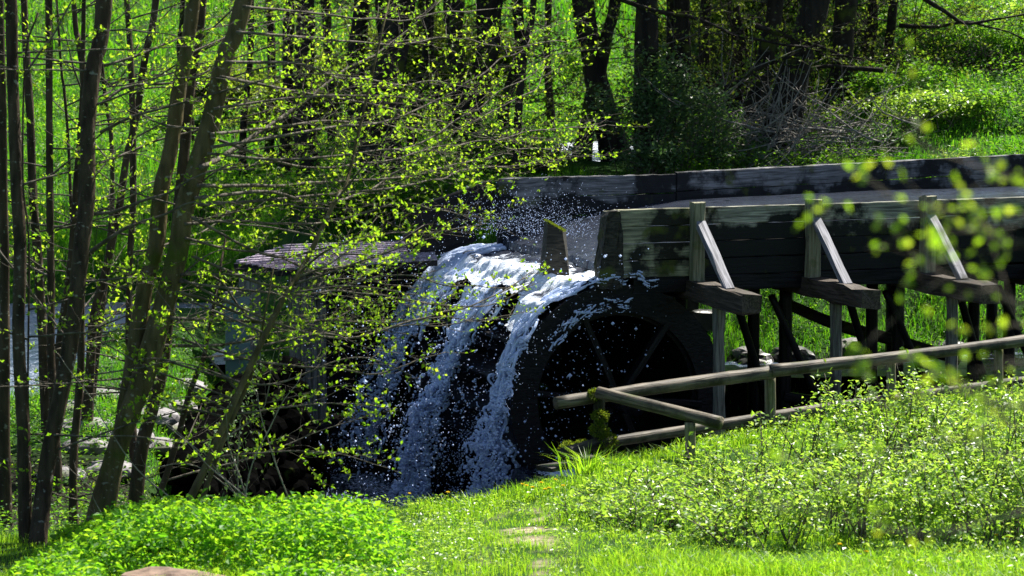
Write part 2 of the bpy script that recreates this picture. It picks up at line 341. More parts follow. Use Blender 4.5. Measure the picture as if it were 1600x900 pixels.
# ------------------------------------------------------------------ terrain
def edgeY(x): return np.interp(x, [-9, -3.6, -1, .3, 1.3, 2.7, 5.7, 9], [29.5, 28.6, 29, 29.7, 30.8, 32.2, 33.7, 35.0])
def pathf(x, y):
    c = np.interp(y, [20, 24, 26, 28.5], [-.1, .0, .15, .1])
    return np.exp(-((x - c) / .24) ** 2) * sst(29.2, 27.6, y) * sst(.40, .54, fbm(np.stack([x, y, 0 * x], -1), 2.5))
def Hraw(x, y):
    zf = np.interp(y, [-40, -20, 0, 12, 24, 29, 33, 36], [9, 7.5, 4.9, 3.3, 1.85, 1.62, 1.72, 1.8]) + .22 * sst(1, 6, x) * sst(27, 31, y) - .16 * sst(1.0, -.6, x) * sst(25, 28.5, y) * sst(31, 29.5, y)
    Lz = np.interp(y, [28, 30, 32, 34, 36.8, 38.0, 40.5, 43.8, 45.2, 60, 72, 100, 160, 400], [1.6, 1.75, 1.9, 1.98, 2.05, 1.65, 1.6, 1.6, 2.35, 4.3, 6.5, 12.5, 26, 70])
    Lz = Lz + .42 * sst(-5.5, -4.9, x) * sst(36.9, 37.6, y) * sst(42.4, 41.6, y)
    Lz = Lz - .55 * sst(-4.9, -5.7, x) * sst(33, 34.5, y) * sst(41, 38, y)
    Mz = np.interp(y, [36, 38.5, 40, 42, 44.5, 46, 47.2, 55, 57, 70, 85, 120, 400], [.2, .8, 1.4, 2.3, 3.5, 3.65, 3.5, 3.55, 4.0, 6.1, 9.5, 18, 75])
    Rz = np.interp(y, [36, 38.4, 39.2, 41.5, 42.3, 45, 47, 50, 54, 60, 80, 120, 400], [.2, .8, 1.38, 1.42, 2.0, 3.6, 4.2, 5.05, 6.1, 7.7, 12.5, 22, 80])
    back = Lz + (Mz - Lz) * sst(-4.2, -2.6, x)
    back = back + (Rz - back) * sst(3.2, 6.5, x)
    e = edgeY(x)
    # pit: starts at the bank edge, walls on its low side
    pit = sst(0.0, .7, y - e) * sst(-3.25, -2.85, x)
    left = sst(-3.25, -2.85, x)
    s, t = toWL(x, y)
    floor = 0.0 + .82 * sst(-1.55, -1.25, s) * sst(-.1, -.2, t) * sst(8, 6, s) + 0 * x
    floor = np.maximum(floor, np.where(s > 1.7, .55, 0))
    front = zf + (floor - zf) * pit
    # behind
    bb = 36.0 + 0 * x
    useb = np.where(x < -3.05, sst(28, 31, y), sst(37.2, 38.6, y))
    m = left
    useb = sst(28, 31, y) * (1 - m) + sst(37.0, 38.8, y) * m
    h = front + (back - front) * useb
    h = h - .6 * np.exp(-(((x - 1.45) / .8) ** 2 + ((y - 49.6) / 2.3) ** 2) ** 2) + .25 * sst(46, 47, y) * sst(60, 56, y) * sst(-3, -1, x) * sst(6, 4, x)
    return h
def H(x, y):
    x = np.asarray(x, float); y = np.asarray(y, float)
    p = np.stack([x, y, np.zeros_like(x)], -1)
    amp = .10 + .25 * sst(48, 70, y)
    return Hraw(x, y) + (fbm(p, .9) - .5) * amp
def soil_shadef(x, y):
    s, t = toWL(x, y); h = Hraw(x, y)
    thr = 1.15 + .5 * sst(1.8, 2.6, x); a = sst(thr, thr - .25, h) * (y > 28)
    b = sst(-1.8, -2.4, x) * sst(27.2, 28.0, y) * sst(31.2, 29.8, y) * .9  # darkens the floor under the trees in place of their shade
    c = sst(1.0, .2, np.hypot((x - 4) / 2.3, (y - 47.3) / 2.2)) * .8
    d = sst(1.0, .6, np.hypot((x - 7.6) / 1.8, (y - 50.2) / .8))
    e = sst(.25, .65, pathf(x, y))
    pit = sst(.05, .3, y - edgeY(x)) * sst(39.6, 38.6, y) * (x > -3.05)
    return np.clip(np.maximum.reduce([a, b, c, d, pit]), 0, 1)
gx = np.unique(np.concatenate([np.linspace(-260, -14, 30), np.linspace(-14, -8, 25), np.linspace(-8, 9, 150), np.linspace(9, 16, 25), np.linspace(16, 260, 30)]))
gy = np.unique(np.concatenate([np.linspace(-60, 8, 24), np.linspace(8, 20, 24), np.linspace(20, 56, 300), np.linspace(56, 90, 80), np.linspace(90, 400, 50)]))
X, Y = np.meshgrid(gx, gy); Z = H(X, Y)
nx, ny = len(gx), len(gy); ii = (np.arange(ny - 1)[:, None] * nx + np.arange(nx - 1)[None]).ravel()
gq = np.stack([ii, ii + 1, ii + nx + 1, ii + nx], -1)
gm = npmesh('ground', np.stack([X, Y, Z], -1).reshape(-1, 3), gq, None, (M_ground,), True)
for nm, fn in (('soil', soil_shadef), ('path', pathf)):
    at = gm.attributes.new(nm, 'FLOAT', 'POINT'); at.data.foreach_set('value', fn(X, Y).ravel().astype(np.float32))
tag(link('ground', gm), kind='structure')

# ------------------------------------------------------------------ water bodies
def sheet(name, xs, ys, zf, m, foam_glintf=None, label=None, kind='structure', frame=None, parent=None, smooth=True):
    A, B = np.meshgrid(xs, ys)
    if frame: P = frame(A, B)
    else: P = np.stack([A, B, zf(A, B)], -1)
    n1, n2 = len(xs), len(ys); i = (np.arange(n2 - 1)[:, None] * n1 + np.arange(n1 - 1)[None]).ravel()
    q = np.stack([i, i + 1, i + n1 + 1, i + n1], -1)
    me = npmesh(name, P.reshape(-1, 3), q, None, (m,), smooth)
    if foam_glintf is not None:
        at = me.attributes.new('foam', 'FLOAT', 'POINT'); at.data.foreach_set('value', foam_glintf(A, B).ravel().astype(np.float32))
    o = link(name, me); tag(o, label=label, kind=kind); return o
def wz(base, amp, s):
    return lambda a, b: base + amp * (fbm(np.stack([a, b, 0 * a], -1), s) - .5)
sheet('stream', np.linspace(-16, -3.3, 70), np.linspace(37.3, 45.0, 60), wz(1.80, .05, 2), M_stream, lambda a, b: .06 + 0 * a)  # sparkle painted on as white flecks
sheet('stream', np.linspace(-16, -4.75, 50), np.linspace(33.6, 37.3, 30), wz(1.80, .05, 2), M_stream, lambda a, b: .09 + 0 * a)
sheet('pond', np.linspace(.5, 2.4, 30), np.linspace(46.9, 52.2, 40), wz(3.67, .05, 2), M_stream, lambda a, b: .25 + 0 * a)  # whitest flecks, painting the bright sun glint on the pond
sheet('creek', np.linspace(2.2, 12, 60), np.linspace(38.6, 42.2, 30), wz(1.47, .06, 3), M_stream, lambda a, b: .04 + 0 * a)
def poolfoam(a, b):
    s, t = toWL(a, b)
    f = .35 * np.exp(-((s + 1.9) / .7) ** 2) * (t > -.4) + .1
    return f
sheet('pool', np.linspace(-3.3, 8, 110), np.linspace(29.3, 39.5, 90), wz(.34, .05, 3), M_pool, poolfoam)
def ledge(s, t):
    P = WL(0, 0, 0)[None, None] + s[..., None] * DV + t[..., None] * AV
    P[..., 2] = .97 + .06 * (fbm(np.stack([s, t, 0 * s], -1), 3) - .5) - .5 * sst(-1.15, -1.35, s)
    return P
sheet('tailrace_water', np.linspace(-1.42, 6, 90), np.linspace(-3.2, -.14, 50), None, M_pool,
      lambda s, t: .8 * np.exp(-((s + .55) / .5) ** 2 - ((t + .5) / .4) ** 2) + .05 + .5 * np.exp(-((s - 1.0) / .6) ** 2 - ((t + 1.8) / .5) ** 2), frame=ledge)

# ------------------------------------------------------------------ timber helper
def basis(p0, p1, up=(0, 0, 1)):
    x = (Vector(p1) - Vector(p0)); L = x.length; x.normalize()
    u = Vector(up); y = u.cross(x)
    if y.length < 1e-4: y = Vector((0, 1, 0))
    y.normalize(); z = x.cross(y)
    return L, Matrix((x, y, z)).transposed()
def beam(name, p0, p1, wy, hz, m, parent, up=(0, 0, 1), seg=None, rough=.004, bev=.008):
    """squared timber from p0 to p1: wy across, hz along 'up'; chamfered, slightly uneven"""
    L, rot = basis(p0, p1, up); seg = seg or max(2, int(L / .25))
    a, b = wy / 2, hz / 2; c = min(bev, a * .4, b * .4)
    prof = np.array([(-a + c, -b), (a - c, -b), (a, -b + c), (a, b - c), (a - c, b), (-a + c, b), (-a, b - c), (-a, -b + c)])
    xs = np.linspace(0, L, seg + 1); n = 8
    V = np.zeros((seg + 1, n, 3)); V[..., 0] = xs[:, None]; V[..., 1:] = prof[None]
    V[..., 1:] += rng.normal(0, rough, V[..., 1:].shape); V[0, :, 0] += rng.normal(0, rough, n); V[-1, :, 0] += rng.normal(0, rough, n)
    i = (np.arange(seg)[:, None] * n); j = np.arange(n)[None]; k = (j + 1) % n
    Q = np.stack([i + j, i + k, i + n + k, i + n + j], -1).reshape(-1, 4)
    T = [(0, k + 1, k) for k in range(1, n - 1)] + [(seg * n, seg * n + k, seg * n + k + 1) for k in range(1, n - 1)]
    me = npmesh(name, V.reshape(-1, 3), Q, np.array(T), (m,))
    return link(name, me, parent, p0, rot)
def log(name, pts, rad, m, parent=None, sides=14, rough=.02):
    """round pole; texture grain runs along local X"""
    pts = np.asarray(pts, float); L, rot = basis(pts[0], pts[-1])
    Ri = np.array(rot.inverted()); loc = (pts - pts[0]) @ Ri.T
    t = Tubes(); t.add(catmull(loc, max(8, int(L / .12))), np.interp(np.linspace(0, 1, max(8, int(L / .12))), np.linspace(0, 1, len(np.atleast_1d(rad))), np.atleast_1d(rad)), sides, rough)
    me = npmesh(name, np.concatenate(t.V), np.concatenate(t.Q), np.concatenate(t.T), (m,), True)
    return link(name, me, parent, pts[0], rot)

# ------------------------------------------------------------------ the flume
fl = empty('mill_flume', WL(0, 2, 3.05)); tag(fl, 'long timber flume on trestles pouring water over the wheel', 'flume')
NE = 9.5; RIMZ = [(0, 3.88), (4, 3.88), (NE, 3.93)]
zr = lambda s: float(np.interp(s, [a for a, b in RIMZ], [b for a, b in RIMZ]))
rows = [0, .205, .40, .60, .80]
joints = [[0.12, 1.11, 2.62, 5.5, NE], [0.12, 1.11, 4.05, NE], [.12, 1.11, 5.3, NE], [.12, 1.11, 3.0, NE], ]
for k in range(4):
    js = joints[k]
    for a, b in zip(js[:-1], js[1:]):
        if k == 0: a2 = a + (.0)
        za = zr(a) - (rows[k] + rows[k + 1]) / 2; zb = zr(b) - (rows[k] + rows[k + 1]) / 2
        tk = .06 + rng.uniform(-.006, .006)
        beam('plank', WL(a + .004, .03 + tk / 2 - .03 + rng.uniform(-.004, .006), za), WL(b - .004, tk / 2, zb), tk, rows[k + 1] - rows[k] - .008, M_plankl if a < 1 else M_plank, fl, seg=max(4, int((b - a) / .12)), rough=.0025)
# eroded mossy end board, chamfered at the top
ev = np.array([(-.10, 2.98), (.05, 2.97), (.18, 2.98), (.2, 3.15), (.17, 3.4), (.19, 3.6), (.16, 3.76), (.15, 3.865), (.10, 3.87), (.03, 3.86), (-.02, 3.79), (-.03, 3.65), (-.04, 3.5), (-.06, 3.3), (-.09, 3.15)])
be = bmesh.new(); ne = len(ev); org = WL(0, 2, 3.05)
rings = [[be.verts.new(Vector(WL(s, t, z) - org)) for (s, z) in ev] for t in np.linspace(-.07, .13, 4)]
for r0_, r1_ in zip(rings[:-1], rings[1:]):
    for i in range(ne): be.faces.new((r0_[i], r0_[(i + 1) % ne], r1_[(i + 1) % ne], r1_[i]))
be.faces.new(rings[0][::-1]); be.faces.new(rings[-1])
bmesh.ops.triangulate(be, faces=be.faces[:]); bmesh.ops.subdivide_edges(be, edges=be.edges[:], cuts=3, use_grid_fill=True)
for v_ in be.verts: v_.co += mnoise.noise_vector(v_.co * 9) * .022 + mnoise.noise_vector(v_.co * 30) * .008
me_ = bpy.data.meshes.new('end_board'); be.to_mesh(me_); be.free(); me_.materials.append(M_mossw)
link('end_board', me_, fl, org)
# bottom sill and floor
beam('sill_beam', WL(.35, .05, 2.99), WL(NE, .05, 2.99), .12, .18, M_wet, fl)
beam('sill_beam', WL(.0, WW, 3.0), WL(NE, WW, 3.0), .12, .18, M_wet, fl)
for k in range(8):
    t0 = .12 + k * (WW - .2) / 8
    beam('floor_board', WL(.15, t0 + .23, 3.08), WL(NE, t0 + .23, 3.10), (WW - .2) / 8 - .01, .05, M_wet, fl, up=(0, 0, 1))
# far wall: two boards high, a bend where its second length begins
s_b = 2.55
for k, (h0, h1) in enumerate([(0, .25), (.252, .50), (.502, .86)]):
    z0 = 3.98
    beam('plank', WL(.12, WW, z0 - (h0 + h1) / 2), WL(s_b, WW, z0 - (h0 + h1) / 2), .07, h1 - h0 - .004, M_plankfar, fl, seg=24)
    beam('plank', WL(s_b + .03, WW + .01, z0 + .02 - (h0 + h1) / 2), WL(NE, WW + .9, z0 + .12 - (h0 + h1) / 2), .07, h1 - h0 - .004, M_plankfar, fl, seg=40)
# cheek board that slopes down beside the wheel's far side
beam('cheek_board', WL(.10, WW + .04, 3.74), WL(-.95, WW + .04, 3.42), .07, .44, M_wet, fl)
beam('cheek_board', WL(-.2, WW + .06, 3.38), WL(-1.05, WW + .06, 3.10), .07, .40, M_wet, fl)
ps = [1.11, 2.58, 4.08, 5.6, 7.1, 8.6]
for i, s in enumerate(ps):
    beam('post', WL(s, -.085, 3.03), WL(s, -.085, zr(s) + .06), .15, .13, M_post, fl, up=tuple(AV), rough=.008, bev=.012)
    beam('cross_beam', WL(s, -1.62, 2.92), WL(s, WW + .35, 2.92), .24, .22, M_beam, fl, rough=.010, bev=.014)
    beam('brace', WL(s + .015, -.13, 3.70), WL(s + .015, -.97, 3.01), .115, .08, M_brace, fl, rough=.003)
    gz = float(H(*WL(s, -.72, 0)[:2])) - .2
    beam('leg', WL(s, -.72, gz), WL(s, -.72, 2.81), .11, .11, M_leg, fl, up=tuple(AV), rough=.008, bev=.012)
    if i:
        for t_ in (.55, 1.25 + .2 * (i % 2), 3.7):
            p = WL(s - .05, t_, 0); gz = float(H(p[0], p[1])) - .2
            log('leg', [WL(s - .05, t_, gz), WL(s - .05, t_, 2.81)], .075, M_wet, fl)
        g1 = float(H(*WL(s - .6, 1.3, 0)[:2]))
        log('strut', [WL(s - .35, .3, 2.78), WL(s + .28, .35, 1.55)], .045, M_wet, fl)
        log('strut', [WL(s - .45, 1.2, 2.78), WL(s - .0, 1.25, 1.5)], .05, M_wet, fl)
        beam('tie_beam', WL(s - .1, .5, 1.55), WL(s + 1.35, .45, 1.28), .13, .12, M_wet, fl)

mw = empty('dark_backing_wall', WL(1.6, 4.95, 0)); tag(mw, 'dark masonry wall added behind the water wheel to blacken its openings', 'wall')  # wall added so the view through the wheel goes dark
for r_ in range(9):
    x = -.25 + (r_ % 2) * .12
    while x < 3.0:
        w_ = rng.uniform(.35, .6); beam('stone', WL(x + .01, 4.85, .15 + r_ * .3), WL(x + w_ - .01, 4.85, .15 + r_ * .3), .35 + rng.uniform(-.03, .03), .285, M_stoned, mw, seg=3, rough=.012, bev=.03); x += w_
# upright wedge at the outlet
wd = empty('outlet_wedge', WL(-.17, 1.13, 3.0)); tag(wd, 'dark upright wooden wedge with moss on top, splitting the water at the flume mouth', 'wooden wedge')
wp = [(-.20, -.14, 3.0), (.10, -.18, 3.0), (.22, .16, 3.0), (-.16, .16, 3.0), (-.13, -.06, 3.66), (.03, -.12, 3.56), (.17, .12, 3.52), (-.10, .12, 3.67)]
V = np.array([WL(-.17 + a, 1.13 + b, z) for a, b, z in wp])
wmesh('wedge_block', V, M_mossw, wd, np.array([(0, 1, 5, 4), (1, 2, 6, 5), (2, 3, 7, 6), (3, 0, 4, 7), (4, 5, 6, 7), (3, 2, 1, 0)]))
n_ = 700; a = rng.uniform(0, 1, (n_, 2)); P = V[4] * (1 - a[:, :1]) + V[5] * a[:, :1]; P2 = V[7] * (1 - a[:, :1]) + V[6] * a[:, :1]; P = P * (1 - a[:, 1:]) + P2 * a[:, 1:]
v, q = leafgeo(P, rng.normal(0, 1, (n_, 3)) + [0, 0, 1], rng.normal(0, 1, (n_, 3)), np.full(n_, .035), np.full(n_, .015)); tag(wmesh('moss', v, M_moss, wd, q), kind='stuff')

# ------------------------------------------------------------------ the wheel
wh = empty('water_wheel', WH + AV * WD / 2); tag(wh, 'black wet wooden overshot wheel turning below the flume mouth', 'water wheel')
def ringmesh(t0, t1, r0, r1, n=72):
    V = []
    for i in range(n):
        a = 2 * math.pi * i / n
        for (r, t) in ((r0, t0), (r1, t0), (r1, t1), (r0, t1)):
            V.append(WH + DV * r * math.cos(a) + AV * t + np.array([0, 0, r * math.sin(a)]))
    Q = []
    for i in range(n):
        j = (i + 1) % n
        for k in range(4):
            m = (k + 1) % 4; Q.append((i * 4 + k, j * 4 + k, j * 4 + m, i * 4 + m))
    return V, np.array(Q)
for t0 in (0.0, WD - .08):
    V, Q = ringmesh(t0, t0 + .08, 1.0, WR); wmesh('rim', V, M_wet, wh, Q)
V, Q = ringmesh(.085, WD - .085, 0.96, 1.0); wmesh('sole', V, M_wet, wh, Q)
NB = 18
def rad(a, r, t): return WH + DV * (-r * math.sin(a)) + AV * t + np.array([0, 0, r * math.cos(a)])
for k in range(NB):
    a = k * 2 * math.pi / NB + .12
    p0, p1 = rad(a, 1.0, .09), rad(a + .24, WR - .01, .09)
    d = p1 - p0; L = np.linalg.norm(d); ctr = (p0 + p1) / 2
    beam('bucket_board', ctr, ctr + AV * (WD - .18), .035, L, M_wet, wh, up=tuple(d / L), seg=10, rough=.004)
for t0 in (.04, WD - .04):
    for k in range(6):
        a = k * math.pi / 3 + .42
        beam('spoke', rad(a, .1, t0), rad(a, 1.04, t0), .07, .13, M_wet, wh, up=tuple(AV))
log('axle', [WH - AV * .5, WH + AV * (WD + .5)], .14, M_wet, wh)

# ------------------------------------------------------------------ water on the flume and over the wheel
lip = .1
def wframe(Sg, Tg):
    P = WL(0, 0, 0)[None, None] + Sg[..., None] * DV + Tg[..., None] * AV
    zup = np.interp(Sg, [-.2, .25, .9, 1.6, 2.6, 5, NE], [3.15, 3.22, 3.40, 3.52, 3.64, 3.69, 3.71])
    # over the crown: arc length -> angle
    rr = WR + .10
    ang = np.clip(S0 - Sg, 0, 10) / rr
    on = Sg < S0
    n1 = fbm(np.stack([Sg * 1.2, Tg * 5, 0 * Sg], -1), 1.2); n2 = fbm(np.stack([Sg * 4, Tg * 9, 0 * Sg + 5], -1), 1.6)
    disp = (n1 - .5) * .14 * sst(.9, -.3, Sg) + (n2 - .5) * .10 * sst(.4, -.2, Sg) + (n1 - .5) * .02
    bk = np.cos(ang * NB) * .035 * sst(0, -.4, Sg)
    r2 = rr + disp + bk
    S2 = np.where(on, S0 - r2 * np.sin(ang), Sg)
    Z2 = np.where(on, WH[2] + r2 * np.cos(ang), np.maximum(zup, WH[2] + rr) + disp)
    P = WL(0, 0, 0)[None, None] + S2[..., None] * DV + Tg[..., None] * AV; P[..., 2] = Z2
    return P
def wfoam(Sg, Tg):
    streak = fbm(np.stack([Sg * .9, Tg * 7, 0 * Sg], -1), 1.5); patch = fbm(np.stack([Sg * 1.3, Tg * 1.1, 0 * Sg + 3], -1), 1.2)
    s1 = -.05 - .13 * Tg
    band1 = np.exp(-((Sg - s1 + .10) / .20) ** 2)
    band2 = np.exp(-((Sg - (-.95 + .03 * Tg)) / .16) ** 2)
    band3 = np.exp(-((Sg - (-1.45)) / .2) ** 2)
    f = .20 + .85 * band1 + .60 * band2 + .5 * band3 + .5 * (streak - .5) * sst(.7, 0, Sg) + .7 * (patch - .5) * sst(.2, -.4, Sg)
    f = f * sst(1.2, .1, Sg) + .0
    f += .5 * np.exp(-((Tg - .15) / .25) ** 2) * sst(.2, -.3, Sg)
    return f
Sg = np.concatenate([np.linspace(-1.85, .9, 150), np.linspace(.95, NE, 60)]); Tg = np.linspace(.07, WW - .05, 190)
ws = sheet('race_water', Sg, Tg, None, M_water, wfoam, frame=wframe)
# ragged lower hem of the sheet: remove faces past the crown where the water tears open
me = ws.data; A, B = np.meshgrid(Sg, Tg); tear = fbm(np.stack([A * 2.2, B * 3.2, 0 * A + 9], -1), 1.6)
fallz = np.maximum.reduce([np.exp(-((B - .1) / .22) ** 2), np.exp(-((B - 1.98) / .35) ** 2), .9 * np.exp(-((B - 3.8) / .35) ** 2)])
keepv = (tear + .50 * sst(-.95, -1.75, A) < .54 + .22 * fallz * sst(-1.9, -1.2, A) + .5 * sst(-.85, -.45, A)).ravel()

bm = bmesh.new(); bm.from_mesh(me); bm.verts.ensure_lookup_table()
bmesh.ops.delete(bm, geom=[bm.verts[i] for i in np.nonzero(~keepv)[0]], context='VERTS'); bm.to_mesh(me); bm.free()

# falling water: many threads of drops, merged into one surface
def fall_points():
    out = []; rad_ = []
    def strand(t0, a0, v0, spread, r0, zend, n_keep=1.0, wob=.05, lean=0):
        # ride on the wheel from the crown to the leaving angle a0, then fly
        tt = t0; seed = rng.uniform(0, 50)
        pos = rad(a0, WR + .03 + abs(rng.normal(0, .03)), tt)
        f = -DV
        tang = f * math.cos(a0) - np.array([0, 0, 1]) * math.sin(a0)
        v = tang * v0 + AV * rng.normal(lean, spread) + f * rng.normal(0, spread) + np.array([0, 0, rng.normal(0, spread * .5)])
        dt = .0055; p = pos.copy(); k = 0; pts = []
        while p[2] > zend and k < 260:
            p = p + v * dt; v = v + np.array([0, 0, -9.81]) * dt; v *= (1 - .35 * dt); pts.append(p.copy()); k += 1
        pts = np.array(pts)
        if len(pts) < 5: return
        wv = np.stack([vnoise(pts + seed * 0, 2.2), vnoise(pts + 11, 2.2), vnoise(pts + 23, 2.2)], -1) - .5
        w2 = np.stack([vnoise(pts + 5, 7), vnoise(pts + 13, 7), vnoise(pts + 29, 7)], -1) - .5
        grow = np.linspace(.2, 1, len(pts))[:, None]
        w3 = rng.normal(0, .0008, pts.shape)
        pts = pts + wv * wob * 6 * grow * [1, 1, .4] + w2 * .30 * grow + (np.stack([vnoise(pts + 3, 15), vnoise(pts + 43, 15), vnoise(pts + 27, 15)], -1) - .5) * .13 + w3
        g = vnoise(np.stack([np.arange(len(pts)) * .13 + seed, 0 * pts[:, 0] + seed, 0 * pts[:, 0]], -1), 1)
        keep = g > 1 - n_keep
        out.append(pts[keep]); rad_.append(r0 * (0.6 + .9 * g[keep]))
    def crown(t0, t1, n, a0, a1, r0, dens=.55):
        # threads that ride on the outside of the wheel
        for _ in range(n):
            t = rng.uniform(t0, t1); b0 = rng.uniform(a0, a0 + .3); b1 = b0 + rng.uniform(.2, a1 - a0)
            aa = np.arange(b0, min(b1, a1), .0075); sd = rng.uniform(0, 40)
            tw = t + (vnoise(np.stack([aa * 3 + sd, aa * 0 + t * 3, aa * 0], -1)) - .5) * .5
            rr = WR + .05 + .09 * vnoise(np.stack([aa * 5, tw * 5, aa * 0 + sd], -1))
            P = WH[None] + DV[None] * (-rr * np.sin(aa))[:, None] + AV[None] * tw[:, None] + np.array([0, 0, 1.])[None] * (rr * np.cos(aa))[:, None]
            g = vnoise(np.stack([aa * 9 + sd, tw * 4, aa * 0], -1)); k = g > 1 - dens
            out.append(P[k]); rad_.append(r0 * (.6 + .8 * g[k]))
    # the near fall along the rim
    crown(.0, .24, 36, .25, 1.5, .014, .55)
    for _ in range(44): strand(rng.uniform(-.03, .26), rng.uniform(.9, 1.3), rng.uniform(2.1, 3.5), .14, .012, .6, .7, .03)
    for _ in range(22): strand(rng.uniform(.1, .6), rng.uniform(1.3, 1.8), rng.uniform(.8, 1.6), .3, .015, .5, .6, .05)
    # the middle, widest fall
    crown(1.65, 2.3, 45, .6, 1.15, .016, .5)
    for _ in range(95): strand(np.clip(rng.normal(1.98, .13), 1.6, 2.4), rng.uniform(.7, 1.1), rng.uniform(2.7, 3.9), .12, .0130, .32, .62, .055)
    # the far fall: thin
    crown(3.1, 4.4, 60, .5, 1.3, .015, .45)
    for _ in range(55): strand(np.clip(rng.normal(3.95, .18), 3.4, 4.4), rng.uniform(.6, 1.1), rng.uniform(2.5, 3.9), .16, .013, .32, .55, .07, lean=.1)
    # thin curtains between
    for _ in range(26): strand(rng.uniform(.5, 3.8), rng.uniform(.9, 1.7), rng.uniform(.9, 2.4), .22, .009, .32, .3, .06)
    for _ in range(150): strand(rng.choice([rng.normal(.25, .2), rng.normal(2.0, .35), rng.normal(3.9, .3)]), rng.uniform(.6, 1.15), rng.uniform(2.6, 4.6), .28, .0068, .32, .55, .07)
    # far overflow beside the cheek board
    crown(3.6, 4.4, 60, .0, .8, .02, .6)
    # splashes on the wheel's face: two arcs of thrown drops
    for (r_, a0, a1, n) in ((1.42, -.35, .45, 70), (1.12, -.1, .9, 90)):
        for _ in range(n):
            a = rng.uniform(a0, a1); m = rng.integers(2, 16); k = np.arange(m)
            aa = a + k * .006 * rng.choice([-1, 1]); rr = r_ + rng.normal(0, .035) + .06 * (vnoise(np.stack([aa * 8, aa * 0 + a * 9, aa * 0], -1)) - .5) - np.abs(rng.normal(0, .03)) * k * .05
            tt = -.03 - rng.uniform(0, .12)
            P = WH[None] + DV[None] * (-rr * np.sin(aa))[:, None] + AV[None] * tt + np.array([0, 0, 1.])[None] * (rr * np.cos(aa))[:, None]
            out.append(P); rad_.append(np.full(m, rng.uniform(.006, .012)))
    # splash crowns where the falls land
    for (t0, s0, n, z0) in ((2.0, -2.5, 90, .36), (3.9, -2.6, 50, .36), (.2, -2.1, 80, .4)):
        for _ in range(n):
            c = WL(s0 + rng.normal(0, .25), t0 + rng.normal(0, .28), z0); v = np.array([rng.normal(0, .9), rng.normal(0, .9), rng.uniform(.3, 1.7)]); m = rng.integers(2, 6)
            ts = np.arange(m)[:, None] * .008; P = c + v * ts + np.array([0, 0, -4.9]) * ts ** 2
            out.append(P); rad_.append(np.linspace(.012, .007, m))
    return np.concatenate(out), np.concatenate(rad_)
FP, FR = fall_points()
def to_surface(P, Rr, vox, name):
    me = bpy.data.meshes.new('drops'); me.vertices.add(len(P)); me.vertices.foreach_set('co', P.astype(np.float32).ravel())
    at = me.attributes.new('rad', 'FLOAT', 'POINT'); at.data.foreach_set('value', Rr.astype(np.float32))
    ob = bpy.data.objects.new('drops', me); col.objects.link(ob)
    ng = bpy.data.node_groups.new('merge', 'GeometryNodeTree')
    ng.interface.new_socket('Geometry', in_out='INPUT', socket_type='NodeSocketGeometry'); ng.interface.new_socket('Geometry', in_out='OUTPUT', socket_type='NodeSocketGeometry')
    i = ng.nodes.new('NodeGroupInput'); o = ng.nodes.new('NodeGroupOutput')
    mp = ng.nodes.new('GeometryNodeMeshToPoints'); pv = ng.nodes.new('GeometryNodePointsToVolume'); vm = ng.nodes.new('GeometryNodeVolumeToMesh')
    na = ng.nodes.new('GeometryNodeInputNamedAttribute'); na.data_type = 'FLOAT'; na.inputs['Name'].default_value = 'rad'
    pv.resolution_mode = 'VOXEL_SIZE'; pv.inputs['Voxel Size'].default_value = vox; pv.inputs['Density'].default_value = 1
    vm.resolution_mode = 'GRID'; vm.inputs['Threshold'].default_value = .1
    L = ng.links; L.new(i.outputs[0], mp.inputs['Mesh']); L.new(mp.outputs[0], pv.inputs['Points']); L.new(na.outputs['Attribute'], pv.inputs['Radius']); L.new(pv.outputs[0], vm.inputs['Volume']); L.new(vm.outputs[0], o.inputs[0])
    md = ob.modifiers.new('m', 'NODES'); md.node_group = ng
    dg = bpy.context.evaluated_depsgraph_get(); ev = ob.evaluated_get(dg)
    res = bpy.data.meshes.new_from_object(ev, depsgraph=dg); res.name = name
    bpy.data.objects.remove(ob); bpy.data.meshes.remove(me); return res
fm = to_surface(FP, FR * 1.1, .0115, 'falling_water')
fm.materials.clear(); fm.materials.append(M_fall); fm.polygons.foreach_set('use_smooth', np.ones(len(fm.polygons), bool))
print('FALL tris', len(fm.polygons), 'pts', len(FP))
fo = link('falling_water', fm); tag(fo, 'white and blue water tumbling off the wheel in ragged strands', 'falling water', kind='stuff')
# free drops of spray
OCT = np.array([(1, 0, 0), (-1, 0, 0), (0, 1, 0), (0, -1, 0), (0, 0, 1), (0, 0, -1)], float)
OT = np.array([(0, 2, 4), (2, 1, 4), (1, 3, 4), (3, 0, 4), (2, 0, 5), (1, 2, 5), (3, 1, 5), (0, 3, 5)])
D = []
def addd(n, c, sd, r): D.append((c + rng.normal(0, 1, (n, 3)) * sd, r * rng.lognormal(0, .4, n)))
n = 3400; s = rng.uniform(-3.0, .3, n); t = rng.uniform(-.5, 3.9, n) * rng.random(n) ** .5; z = rng.uniform(.4, 3.5, n)
P = WL(0, 0, 0) + s[:, None] * DV + t[:, None] * AV; P[:, 2] = z; inside = ((s - S0) ** 2 + (z - WH[2]) ** 2 < (WR + .03) ** 2) & (t > -.02) & (t < WD); D.append((P[~inside], .0038 * rng.lognormal(0, .6, (~inside).sum())))
n = 900; s = rng.normal(-.5, .5, n); t = -.05 - np.abs(rng.normal(0, .25, n)); z = WH[2] + rng.uniform(-.9, 1.75, n); P = WL(0, 0, 0) + s[:, None] * DV + t[:, None] * AV; P[:, 2] = z; D.append((P, .0034 * rng.lognormal(0, .7, n)))
n = 2200; s = rng.normal(.1, .5, n); t = rng.uniform(1.5, 3.9, n); P = WL(0, 0, 0) + s[:, None] * DV + t[:, None] * AV; P[:, 2] = 3.4 + np.abs(rng.normal(0, .22, n)); D.append((P, .0038 * rng.lognormal(0, .3, n)))
